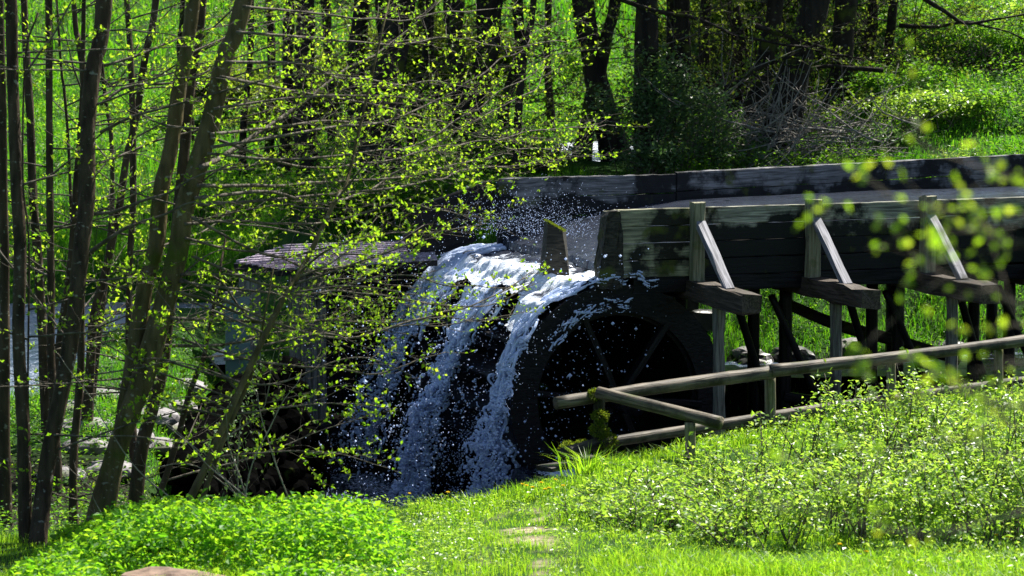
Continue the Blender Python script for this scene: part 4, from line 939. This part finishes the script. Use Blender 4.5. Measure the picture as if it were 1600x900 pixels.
fr = beam('window', HL(-.80, -.02, 1.17), HL(-.41, -.02, 1.17), .05, .07, M_hut, hut)
def sub(p, *a, **k): o = beam(*a, parent=None, **k); mw = o.matrix_world.copy(); o.parent = p; o.matrix_parent_inverse = Matrix.Identity(4); o.matrix_local = p_world(p).inverted() @ mw; return o
def p_world(p): return p.matrix_world if p.parent is None else Matrix.Translation(p.parent.location) @ p.matrix_local
sub(fr, 'sash', HL(-.80, -.02, 2.74), HL(-.41, -.02, 2.74), .05, .06, M_hut)
sub(fr, 'sash', HL(-.80, -.02, 1.95), HL(-.41, -.02, 1.95), .04, .035, M_hut)
sub(fr, 'pane', HL(-.60, -.012, 1.21), HL(-.60, -.012, 1.93), .36, .012, M_glass, up=tuple(AV), rough=0, bev=.001)
sub(fr, 'pane', HL(-.60, -.012, 1.97), HL(-.60, -.012, 2.71), .36, .012, M_glass, up=tuple(AV), rough=0, bev=.001)
# roof: one slope of thin shingles on a dark deck
FLc, FRc = HL(-.62, -.28, 2.93), HL(1.45, -.28, 2.99)
BRc, BLc, LLc = HL(1.62, .62, 3.16), HL(-.15, .75, 3.15), HL(-1.05, .2, 2.99)
poly = [FLc, FRc, BRc, BLc, LLc]; V = np.array(poly + [p - [0, 0, .07] for p in poly]); nn = 5
wmesh('roof', V, M_wet, hut, np.array([(i, nn + i, nn + (i + 1) % nn, (i + 1) % nn) for i in range(nn)]), np.array([(0, 1, 2), (0, 2, 3), (0, 3, 4), (5, 7, 6), (5, 8, 7), (5, 9, 8)]))
Vs = []; Qs = []; nrow = 13
for r_ in range(nrow):
    f0 = r_ / nrow; f1 = (r_ + 1.5) / nrow
    A0 = (FLc * (1 - f0) + BLc * f0) if True else 0; 
    L0 = FLc + (LLc - FLc) * min(1, f0 * 1.9) if f0 < .52 else LLc + (BLc - LLc) * (f0 - .52) / .48; R0 = FRc + (BRc - FRc) * f0
    L1 = FLc + (LLc - FLc) * min(1, f1 * 1.9) if f1 < .52 else LLc + (BLc - LLc) * min(1, (f1 - .52) / .48); R1 = FRc + (BRc - FRc) * min(1, f1)
    n = int(np.linalg.norm(R0 - L0) / .062)
    for j in range(n):
        a, b = (j + .04 + rng.uniform(-.02, .02)) / n, (j + .96) / n; off = rng.uniform(.0, .008)
        p = [L0 + (R0 - L0) * a, L0 + (R0 - L0) * b, L1 + (R1 - L1) * b, L1 + (R1 - L1) * a]
        dn = np.array([0, 0, .026 + off]); up_ = np.array([0, 0, .006]); i0 = len(Vs)
        Vs += [p[0] + dn, p[1] + dn, p[2] + up_, p[3] + up_, p[0] + up_ * .5, p[1] + up_ * .5]; Qs += [(i0, i0 + 1, i0 + 2, i0 + 3), (i0 + 4, i0 + 5, i0 + 1, i0)]
tag(wmesh('shingles', Vs, M_shingle, hut, np.array(Qs)), kind='stuff')
# timbers and sill under the hut
log('sill_log', [HL(-1.3, -.05, .93), HL(.2, -.05, .93)], .09, M_wet, hut)

# ------------------------------------------------------------------ fence of round poles
fz = lambda p: float(H(p[0], p[1]))
fe = empty('pole_fence', PY(935, 690, 31.5)); tag(fe, 'rustic fence of round poles running along the bank in front of the wheel', 'fence')
a, b, c = PY(868, 630, 31.3), PY(1204, 582, 32.4), PY(1600, 530, 33.6)
log('rail', [a, (a + b) / 2 + [0, 0, .01], b + (b - a) * .012], [.066, .072], M_rail, fe)
d_ = c + (c - b) * .35; log('rail', [b + [0, -.03, .02], (b + d_) / 2 - [0, 0, .02], d_], [.07, .06], M_rail, fe)
a2, b2, c2, d2 = PY(945, 692, 31.6), PY(1200, 652, 32.5), PY(1330, 632, 32.9), PY(1620, 592, 33.8)
log('rail', [a2, b2 - (b2 - a2) * .01], [.055, .06], M_rail, fe); log('rail', [b2, c2, d2], [.06, .05], M_rail, fe)
log('rail', [PY(934, 613, 31.35), PY(1030, 637, 31.0), PY(1126, 661, 30.6)], [.062, .066], M_rail, fe)
def fpost(u, v0, v1, Yv, r, m=M_railpost):
    return log('fence_post', [PY(u, v0, Yv), PY(u + 1, v1, Yv) - [0, 0, .15]], r, m, fe)
fpost(936, 612, 690, 31.5, .062, M_mossw); fpost(1078, 660, 692, 30.75, .055); fpost(1203, 586, 645, 32.5, .06); fpost(1392, 560, 612, 33.1, .05); fpost(1560, 540, 600, 33.6, .05)
log('fence_post', [PY(880, 708, 31.1), PY(945, 690, 31.5)], .06, M_mossw, fe)
# moss cushions
mp_ = []
for (u, v, r) in [(950, 690, .11), (888, 700, .09), (936, 672, .10), (930, 616, .07), (910, 697, .08), (938, 650, .085)]:
    c = PY(u, v, 31.42); n = 420; d = unit(rng.normal(0, 1, (n, 3))); mp_.append((c + d * r * rng.uniform(.5, 1, (n, 1)) * [1, .8, .7], d))
P = np.concatenate([a for a, b in mp_]); Dm = np.concatenate([b for a, b in mp_]); v, q = leafgeo(P, Dm + rng.normal(0, .4, P.shape), rng.normal(0, 1, P.shape), np.full(len(P), .035), np.full(len(P), .016)); tag(wmesh('moss', v, M_moss, fe, q), kind='stuff')
# broken board lying in the tailrace under the fence end
bb = empty('broken_board', PY(875, 733, 31.2)); tag(bb, 'short broken dark board lying at the water below the mossy fence post', 'board')
beam('board', PY(850, 733, 31.0), PY(935, 716, 31.6), .22, .05, M_mossw, bb)

wl_ = empty('stone_wall', (-3.0, 33, 0)); tag(wl_, 'dry stone wall closing the pit below the hut, coloured black for shade', 'wall')  # stones coloured black in place of the bank's shade
protos = [rock('stone', (0, 0, -5), (.5, .42, .34), M_shadestone, 80 + i, subd=2) for i in range(5)]
for r_ in range(7):
    for q_ in range(17):
        y_ = 29.6 + q_ * .45 + (r_ % 2) * .2; x_ = -2.90 - r_ * .05 + rng.uniform(-.04, .04) + (y_ > 35) * (y_ - 35) * .25; o = bpy.data.objects.new('stone', protos[(q_ * 3 + r_) % 5].data); col.objects.link(o); o.parent = wl_
        o.location = Vector((x_, y_, .15 + r_ * .27)) - wl_.location; o.rotation_euler = (rng.uniform(-.2, .2), rng.uniform(-.2, .2), rng.uniform(-.3, .3) + math.pi * (q_ % 2)); o.scale = (1, 1, 1)
for o in protos: bpy.data.objects.remove(o)
n_ = 900; y_ = rng.uniform(29.5, 37, n_); dz = rng.random(n_) ** 2 * 1.3; P = np.stack([-2.95 - .1 * rng.random(n_) + dz * .1, y_, 1.95 - dz], -1)
v, q = leafgeo(P, rng.normal(0, 1, P.shape) - [0, 0, .5], rng.normal(0, .5, P.shape) + [1, -.5, .5], .06 * rng.uniform(.5, 1.2, n_), .035 * rng.uniform(.5, 1.2, n_)); tag(wmesh('trailing_ivy', v, M_grey, wl_, q), kind='stuff')
# ------------------------------------------------------------------ mossy log, stones of the creek
lg = log('mossy_log', [PY(1218, 470, 39.2), PY(1310, 508, 39.0), PY(1400, 532, 38.9), PY(1500, 562, 38.6)], [.07, .08, .07], M_mossw); tag(lg, 'long moss covered log lying slantwise under the flume', 'log')
for i, (u, v, w_, h_, lab, m) in enumerate([
    (110, 640, .6, .2, 'broad stone beside the straight edge tree, by the stream', M_stone), (160, 620, .5, .18, 'small flat stone between two slim trunks near the stream', M_stone), (215, 628, .5, .2, 'pale stone in the grass between the slanting tree and the stream', M_stone), (130, 668, .6, .2, 'long low stone behind the second thick trunk', M_stone), (240, 700, .55, .22, 'stone step close under the slanting tree', M_stone), (275, 640, .5, .2, 'stone between the slab and the wide flat stone', M_stone), (95, 745, .5, .2, 'stone half sunk in the dark undergrowth', M_stone), (215, 600, .4, .15, 'smallest pale stone in the stream bank grass', M_stone),
    (290, 606, .50, .20, 'flat grey stone slab topmost on the stream bank, behind the slanting tree', M_stone), (345, 628, .42, .2, 'rounded pale stone between the slab and the hut', M_stone), (385, 640, .5, .25, 'blocky stone at the foot of the hut window', M_stone),
    (235, 652, .6, .22, 'wide flat stone left dry beside the slanting trunk'.replace(' left dry', ''), M_stone), (190, 690, .7, .25, 'large flat stone seen between the dark trunks', M_stone), (262, 672, .45, .2, 'grey stone under the topmost slab', M_stone), (135, 700, .5, .2, 'flat stone close behind the slim short trunk', M_stone),
    (170, 735, .5, .2, 'lowest grey stone among the dark trunks', M_stone), (290, 655, .5, .25, 'dark edged stone at the lip of the black pit', M_stone), (330, 660, .6, .4, 'black wet boulder below the rounded pale stone', M_stoned), (400, 668, .7, .5, 'black wet boulder under the hut window', M_stoned), (455, 672, .6, .5, 'black wet boulder under the hut boards', M_stoned)]):
    g = ground_hit(u, v, 29, 38.5); rock('bank_stone', g, (w_, .5, h_), m, i + 2, lab, 'stone', rotz=rng.uniform(-.3, .5))
for i, (u, v, w_, h_, lab) in enumerate([
    (1330, 548, .45, .30, 'pale rounded boulder under the flume behind the second leg'), (1240, 566, .6, .4, 'mossy dark boulder at the water under the flume'), (1180, 575, .5, .4, 'dark boulder in the gap between wheel and first leg'), (1420, 560, .5, .2, 'flat stone in the creek bed under the third beam'),
    (1375, 575, .4, .15, 'small wet stone in the creek bed before the third leg'), (1480, 545, .6, .2, 'stone on the creek edge beyond the third leg'), (1540, 560, .5, .2, 'outermost stone along the creek under the flume'), (1290, 585, .5, .2, 'low wet stone nearest the fence rail'), (1170, 555, .4, .2, 'flat pale stone beside the wheel rim')]):
    g = ground_hit(u, v, 36.0, 44); rock('creek_stone', g + [0, 0, .02], (w_, .45, h_), M_stone if 'pale' in lab or 'flat' in lab else M_stoned, i + 30, lab, 'stone', rotz=rng.uniform(-.3, .5))
g = PY(272, 897, 23.3); rock('brown_rock', g - [0, 0, .17], (1.05, .7, .40), M_brown, 64, 'reddish brown rock poking out below the nettles', 'rock', subd=4)

# ------------------------------------------------------------------ foreground plants
def scatter(x0, x1, y0, y1, n, cond=None):
    x = rng.uniform(x0, x1, n); y = rng.uniform(y0, y1, n)
    if cond is not None: k = cond(x, y); x, y = x[k], y[k]
    return x, y
def on(x, y): return np.stack([x, y, H(x, y)], -1)
def horiz(n, ax=0, ay=0):
    a = rng.uniform(0, 2 * np.pi, n); d = np.stack([np.cos(a) + ax, np.sin(a) + ay, 0 * a], 1); return unit(d)
def grass(name, x, y, h, wd_, m, label, bend=(.2, 1.0)):
    P = on(x, y); n = len(P); v, q, t = bladegeo(P, horiz(n), h, wd_, rng.uniform(*bend, n))
    tag(wmesh(name, v, m, None, q, t, origin=P.mean(0)), label, 'grass', kind='stuff')
infr = lambda x, y, mgn=.6: np.abs(x) < y * 800 / F + mgn
nearbank = lambda x, y: (y < edgeY(x) + .15) & infr(x, y) & (rng.random(len(x)) > sst(.1, .6, pathf(x, y)) * .97)
dark_left = lambda x, y: sst(-1.9, -2.5, x) * sst(26.3, 27.2, y)
x, y = scatter(-5, 7.5, 20.5, 36, 190000, lambda x, y: nearbank(x, y) & (rng.random(len(x)) > dark_left(x, y) * .9))
cl = fbm(np.stack([x, y, 0 * x], -1), 2.2); hh = (.035 + .10 * sst(.45, .75, cl)) * rng.uniform(.5, 1.4, len(x)); grass('grass', x, y, hh + .01, rng.uniform(.003, .006, len(x)), M_grass, 'short bright grass on the near bank')
# tall grass along the lip of the bank and in the shade at the bottom
def lipc(x, y): return (np.abs(y - edgeY(x) + .15) < .45) & infr(x, y) & (x > -1.0) & (fbm(np.stack([x, y, 0 * x], -1), 2.5) > .40)
x, y = scatter(-1.2, 7, 27.5, 36, 90000, lipc); x, y = x[:9000], y[:9000]
grass('grass', x, y, rng.uniform(.07, .20, len(x)), rng.uniform(.005, .009, len(x)), M_grass, 'long grass hanging over the lip of the bank', (.4, 1.3))
x, y = scatter(.6, 5, 20.5, 24.5, 26000, lambda x, y: infr(x, y) & (fbm(np.stack([x, y, 0 * x + 4], -1), 1.1) > .47))
grass('grass', x, y, rng.uniform(.12, .28, len(x)), rng.uniform(.005, .009, len(x)), M_grass, 'lush taller grass under the leafy shrubs', (.3, 1.2))
def tuft(c, n, h, label, m=M_grass, spread=.12, w_=.012):
    root = empty('grass_tuft', c); tag(root, label, 'grass tuft'); a = rng.uniform(0, 2 * np.pi, n); rr = np.abs(rng.normal(0, spread, n)); P = c + np.stack([rr * np.cos(a), rr * np.sin(a), 0 * a - .03], 1)
    v, q, t = bladegeo(P, unit(np.stack([np.cos(a), np.sin(a), 0 * a], 1)), rng.uniform(.5, 1.1, n) * h, np.full(n, w_), rng.uniform(.3, 1.3, n)); tag(wmesh('blade', v, m, root, q, t), kind='stuff')
for (u, v, Yv, n, h, lab) in [(918, 750, 30.3, 170, .50, 'tall dark sedge tuft beside the mossy fence post'), (870, 762, 30.1, 110, .3, 'lower sedge tuft hanging over the tailrace water'), (960, 745, 30.6, 90, .3, 'sedge tuft under the lower rail by the mossy post'), (1170, 690, 32.2, 120, .38, 'grass tuft growing up through the lower rail'), (1110, 700, 31.8, 80, .28, 'small grass tuft by the short post of the slanting rail'), (1130, 668, 32.6, 90, .34, 'grass tuft behind the lower rail in front of the first leg'),
                            (800, 778, 29.7, 110, .26, 'bright tuft of long grass above the foaming water'), (735, 785, 29.4, 90, .24, 'bright grass tuft where the path meets the pit')]:
    tuft(np.array([*PY(u, v, Yv)[:2], float(H(*PY(u, v, Yv)[:2]))]), n, h, lab)

# the nettle bed
def mound(x, y):
    a = sst(-4.0, -2.9, x) * sst(-.80, -1.5, x); e = .36 * a * sst(23.4, 24.1, y) * sst(26.9, 25.6, y)
    return e * (.75 + .5 * fbm(np.stack([x, y, 0 * x], -1), 1.6)) + .10 * sst(22, 23, y) * sst(27.3, 26.4, y) * sst(-.5, -1.2, x) * sst(-4.2, -3.4, x) * (np.hypot((x + 2.57) / .62, (y - 23.2) / .7) > 1)
x, y = scatter(-4.6, -.1, 21.5, 27.2, 52000, lambda x, y: infr(x, y) & (mound(x, y) > .05)); z = H(x, y) + mound(x, y) * rng.uniform(.0, 1.0, len(x)) ** .45 + rng.normal(0, .02, len(x)) + .26 * (fbm(np.stack([x, y, 0 * x], -1), 4.5) - .5)
P = np.stack([x, y, z], -1); e = .03; gxn = (mound(x + e, y) - mound(x - e, y)) / (2 * e); gyn = (mound(x, y + e) - mound(x, y - e)) / (2 * e)
Nn = unit(np.stack([-gxn, -gyn, np.ones_like(x)], -1)) + rng.normal(0, .55, P.shape); D = rng.normal(0, 1, P.shape) * [1, 1, .45] - [0, 0, .1]; L = .054 * np.clip(rng.lognormal(0, .36, len(P)), .4, 1.7)
v, q = leafgeo(P, D, Nn, L, L * .58, .3); tag(wmesh('nettle_bed', v, M_nettle, None, q, origin=(-2.3, 24.5, 1.8)), 'dense bright green bed of nettles below the slanting trees', 'nettles', kind='stuff')
# low herbs between the nettles and the path, and over the bank
x, y = scatter(-1.4, .5, 22, 29.3, 9000, lambda x, y: infr(x, y) & (fbm(np.stack([x, y, 0 * x + 8], -1), 2.2) + .25 * sst(-.2, -.9, x) > .56) & (pathf(x, y) < .2)); P = on(x, y); P[:, 2] += rng.uniform(.0, .14, len(x)); L = .035 * rng.uniform(.5, 1.3, len(P))
v, q = leafgeo(P, rng.normal(0, 1, P.shape) * [1, 1, .3], rng.normal(0, .4, P.shape) + [0, 0, 1], L, L * .65); tag(wmesh('herbs', v, M_shrub, None, q, origin=(0, 25, 1.8)), 'low leafy herbs beside the trodden path', 'herbs', kind='stuff')
x, y = scatter(.3, 7, 21.5, 34, 26000, lambda x, y: infr(x, y) & (y < edgeY(x) + .1) & (fbm(np.stack([x, y, 0 * x + 18], -1), 1.8) > .47) & (y > 22.5 - .0 * x)); P = on(x, y); P[:, 2] += rng.uniform(.0, 1, len(x)) ** 1.5 * (.08 + .3 * sst(1.5, 4, x)); L = .045 * rng.uniform(.5, 1.3, len(P))
v, q = leafgeo(P, rng.normal(0, 1, P.shape) * [1, 1, .4], rng.normal(0, .5, P.shape) + [0, 0, 1], L, L * .6); tag(wmesh('herbs', v, M_shrub, None, q, origin=(3, 26, 1.8)), 'pale low herbs growing between the leafy shrubs', 'herbs', kind='stuff')
# dark undergrowth below the trees
x, y = scatter(-5.6, -2.0, 26.6, 33, 9000, lambda x, y: infr(x, y) & (y < edgeY(x) + 4) & ((x < -3.6) | (y < 28.6))); P = on(x, y); P[:, 2] += rng.uniform(.0, .35, len(x)) ** 1.3; L = .05 * rng.uniform(.5, 1.2, len(P))
v, q = leafgeo(P, rng.normal(0, 1, P.shape) * [1, 1, .4], rng.normal(0, .5, P.shape) + [0, 0, 1], L, L * .6); tag(wmesh('undergrowth', v, M_weed, None, q, origin=(-4, 29, 1.8)), 'sparse shaded undergrowth between the dark trunks', 'undergrowth', kind='stuff')

# pale canes over the pit
GC = 'bare bramble canes over the pit'
cl_ = ['long pale cane arching over the nettles toward the rock', 'pale cane crossing in front of the crooked stem', 'upright pale cane at the pit edge', 'thin cane leaning toward the hut', 'low arching cane behind the nettles', 'forked cane by the mossy stem', 'cane hanging into the black pit', 'straight cane beside the sapling', 'thin cane rising past the boulders', 'bowed cane above the nettle top', 'short broken cane at the nettles', 'cane slanting across the dark trunks']
cp = [[(230,640),(300,700),(400,810),(440,860),(480,905)], [(100,560),(150,640),(220,740),(330,820)], [(345,640),(365,720),(392,800)], [(395,620),(420,700),(455,790)], [(180,845),(260,800),(350,798),(420,820)], [(250,650),(330,730),(400,790)], [(430,560),(410,640),(350,690),(340,740)], [(372,660),(372,720),(374,800)], [(470,600),(430,660),(395,720),(380,790)], [(230,735),(300,725),(370,770),(400,800)], [(150,770),(160,800),(180,850)], [(60,690),(150,770),(230,800),(300,850)]]
for lab, pl in zip(cl_, cp):
    Yv = 25.6 + rng.uniform(-.2, 1.2); P = np.array([PY(u, v, Yv + .1 * i) for i, (u, v) in enumerate(pl)]); root = empty('bramble_cane', P[-1]); tag(root, lab, 'bramble cane', GC)
    lv = Leaves(); tb = Tubes(); grow(P[::-1], .008, .003, .45, .3, lv, tb, leaf=.04, leafp=.12, start=.25, nleaf=2); tb.obj('cane', M_cane, root); lv.obj('foliage', M_young, root) if lv.P else None

# leafy shrubs on the near bank
GS = 'leafy shrubs on the near bank'
sh = []
for i in range(46):
    for _ in range(60):
        u = rng.uniform(905, 1660); v = rng.uniform(715, 862); 
        if u < 960 and v > 830: continue
        if v < 770 and u < 1250: continue
        if all((u - a) ** 2 + (2 * (v - b)) ** 2 > 46 ** 2 for a, b in sh): sh.append((u, v)); break
cnt = {}; ORD = ['first', 'second', 'third', 'fourth', 'fifth', 'sixth', 'seventh', 'eighth', 'ninth', 'tenth', 'eleventh', 'twelfth', 'thirteenth', 'fourteenth', 'fifteenth', 'sixteenth', 'seventeenth', 'eighteenth', 'nineteenth', 'twentieth'] + ['twenty-' + a for a in ('first', 'second', 'third', 'fourth', 'fifth', 'sixth', 'seventh', 'eighth', 'ninth')] + ['thirtieth', 'thirty-first', 'thirty-second', 'thirty-third', 'thirty-fourth', 'thirty-fifth']
sh.sort(key=lambda p: p[0] + p[1] * .3)
for i, (u, v) in enumerate(sh):
    g = ground_hit(u, v, 18, 36); f = np.clip((u - 950) / 450, 0, 1); h = (.24 + .80 * f) * rng.uniform(.8, 1.2); 
    row = 'near the fence' if v < 765 else ('near the lush grass' if v > 812 else 'between')
    cnt[row] = cnt.get(row, 0) + 1
    bush('shrub', g, (.34 + .2 * rng.random(), .4, h * rng.uniform(.8, 1.15)), int((360 + 330 * f) * rng.uniform(.6, 1.3)), M_shrub, 'leafy shrub on thin stems, %s from the path in the row %s' % (ORD[cnt[row] - 1], row), 'shrub', GS, leaf=.055, nst=11, top=.85)

# dandelions
GD = 'dandelions in the grass'; dandy = None
petal = []
DL = [(823, 782, 'third from the path where the bank drops'), (832, 790, 'lowest of the cluster at the bank lip'), (846, 778, 'largest of the cluster at the bank lip'), (858, 785, 'right beside the largest one at the bank lip'), (868, 780, 'nearest the sedge tufts but one'), (852, 793, 'just below the cluster at the bank lip'), (816, 786, 'nearest the path in the cluster at the lip'), (880, 784, 'nearest the sedge tufts'),
 (1556, 864, 'first of three side by side below the shrubs'), (1566, 862, 'middle of three side by side below the shrubs'), (1574, 867, 'last of three side by side below the shrubs'), (1312, 886, 'alone in the lush grass below the shrubs'), (1353, 897, 'alone at the very bottom of the lush grass'), (1497, 896, 'alone below the group of three'), (700, 800, 'alone beside the path near the foam'), (640, 792, 'at the edge of the nettle bed')]
for (u, v, lab) in DL:
    g = ground_hit(u, v, 18, 33); r = empty('dandelion', g); tag(r, 'yellow dandelion, ' + lab, 'dandelion', GD)
    tb = Tubes(); h = rng.uniform(.13, .2); tb.add(np.array([g - [0, 0, .02], g + [0, .01, h]]), .003, 4); tb.obj('stem', M_grass, r)
    n = 40; a = rng.uniform(0, 6.28, n); t_ = rng.uniform(.05, .9, n); D = np.stack([np.cos(a), np.sin(a), t_], 1); v_, q = leafgeo(np.repeat((g + [0, .01, h])[None], n, 0), D, np.tile([0, 0, 1.], (n, 1)) + rng.normal(0, .1, (n, 3)), np.full(n, .024), np.full(n, .009)); wmesh('flower', v_, M_petal, r, q)

# blurred twigs close to the camera, from a young tree standing outside the frame
nt_ = empty('young_tree', (1.5, 7.2, float(H(1.5, 7.2)))); tag(nt_, 'out of focus twigs with round young leaves hanging close before the shrubs', 'young tree')
tb = Tubes(); tb.add(catmull([(1.5, 7.2, float(H(1.5, 7.2)) - .1), (1.46, 7.2, 5.2), (1.5, 7.2, 6.2), (1.42, 7.2, 7.4)], 14), np.linspace(.03, .015, 14), 8); tb.obj('trunk', M_bark, nt_)
for (pl, Yv, lp) in [([(1740,420),(1600,300),(1480,330),(1380,310),(1290,320)], 7, .9), ([(1740,300),(1600,290),(1520,260),(1450,230),(1437,180)], 7.2, .6), ([(1760,380),(1600,380),(1480,360),(1420,410)], 6.8, .8), ([(1740,500),(1600,480),(1540,450),(1480,440),(1400,500)], 7, .6), ([(1760,560),(1640,570),(1560,560),(1500,590)], 6.6, .7),
                 ([(1760,640),(1600,640),(1480,600),(1400,640)], 7.2, .7), ([(1760,700),(1600,720),(1460,690),(1340,740),(1260,700)], 6.8, .8), ([(1760,820),(1600,800),(1450,830),(1300,800),(1180,760)], 7, .8), ([(1760,600),(1620,540),(1560,470),(1500,430)], 6.9, .8), ([(1760,760),(1620,690),(1540,620),(1440,560)], 7.1, .9), ([(1760,680),(1640,620),(1560,650),(1450,720)], 7.3, .9), ([(1750,340),(1640,330),(1560,360),(1450,300)], 6.9, .9), ([(1750,250),(1600,270),(1500,310),(1400,370)], 7.1, .5)]:
    P = np.array([PY(u, v, Yv) for u, v in pl]); lv = Leaves(); tb = Tubes(); grow(P, .004, .0015, +.26, .04, lv, tb, leaf=.024, leafp=.8 * lp, nleaf=2, start=.25, second=.3, up=.1); tb.obj('branch', M_twig, nt_); lv.obj('foliage', M_young, nt_, ratio=.75)

# ------------------------------------------------------------------ ground cover far and near
water_free = lambda x, y: ~((x < -2.7) & (y > 37.6) & (y < 44.6)) & ~((np.hypot((x - 1.4) / .9, (y - 48.6) / 3.6) < 1))
def fargrass(x0, x1, y0, y1, n, h, w_, lab, cond=None):
    x, y = scatter(x0, x1, y0, y1, n, lambda x, y: infr(x, y, 1) & water_free(x, y) & (rng.random(len(x)) > soil_shadef(x, y) * .85) & (cond(x, y) if cond else True))
    cl = fbm(np.stack([x, y, 0 * x], -1), 1.0); grass('grass', x, y, (h[0] + (h[1] - h[0]) * sst(.35, .7, cl)) * rng.uniform(.6, 1.3, len(x)), w_ * rng.uniform(.6, 1.3, len(x)), M_grassfar, lab)
fargrass(-8, -3.2, 31, 39.8, 26000, (.05, .18), .008, 'shaded grass on the left bank between the stones'.replace('left ', 'stream '))
fargrass(-3.5, 9, 38.6, 46.5, 60000, (.08, .26), .011, 'green grass on the slope beneath and behind the flume')
fargrass(-9, -2.6, 44.4, 47, 14000, (.10, .3), .013, 'grass on the far bank of the stream')
fargrass(-14, 12, 46, 60, 70000, (.10, .32), .016, 'bright meadow grass beyond the flume')
fargrass(-20, 18, 60, 95, 90000, (.2, .4), .03, 'bright meadow on the rising hillside')
def farleaves(x0, x1, y0, y1, n, size, hz, m, lab, thr, s=.8, off=0, cond=None):
    x, y = scatter(x0, x1, y0, y1, n, lambda x, y: infr(x, y, 1) & water_free(x, y) & (fbm(np.stack([x, y, 0 * x + off], -1), s) > thr) & (cond(x, y) if cond else True))
    c = fbm(np.stack([x, y, 0 * x + off], -1), s); P = on(x, y); P[:, 2] += rng.uniform(0, 1, len(x)) * hz * sst(thr, thr + .2, c) ; L = size * rng.uniform(.5, 1.3, len(x))
    v, q = leafgeo(P, rng.normal(0, 1, P.shape) * [1, 1, .4], rng.normal(0, .45, P.shape) + [0, 0, 1], L, L * .6); tag(wmesh('herbs', v, m, None, q, origin=P.mean(0)), lab, 'herbs', kind='stuff')
farleaves(-3, 5.5, 43.5, 62, 70000, .07, .5, M_weed, 'leafy weeds under the far trees', .44)
farleaves(4, 12, 44, 66, 70000, .07, .45, M_weed, 'leafy herbs on the sunny slope above the flume', .46, off=3)
farleaves(3.5, 8.5, 44.3, 49, 16000, .06, .35, M_shrub, 'pale herbs under the thicket edge', .5, 1.2, off=6)
farleaves(-12, -1.5, 45.5, 72, 60000, .08, .6, M_weed, 'patches of leafy weeds in the meadow', .50, .8, off=9)
farleaves(-8, -3.0, 31, 40, 16000, .05, .2, M_grey, 'ivy and herbs on the shaded stream bank', .48, 1.2, off=12)
farleaves(2.5, 9, 38.5, 44.5, 16000, .05, .25, M_weed, 'weeds among the legs of the flume', .52, 1.1, off=15)
# fallen twigs and flotsam over the stream
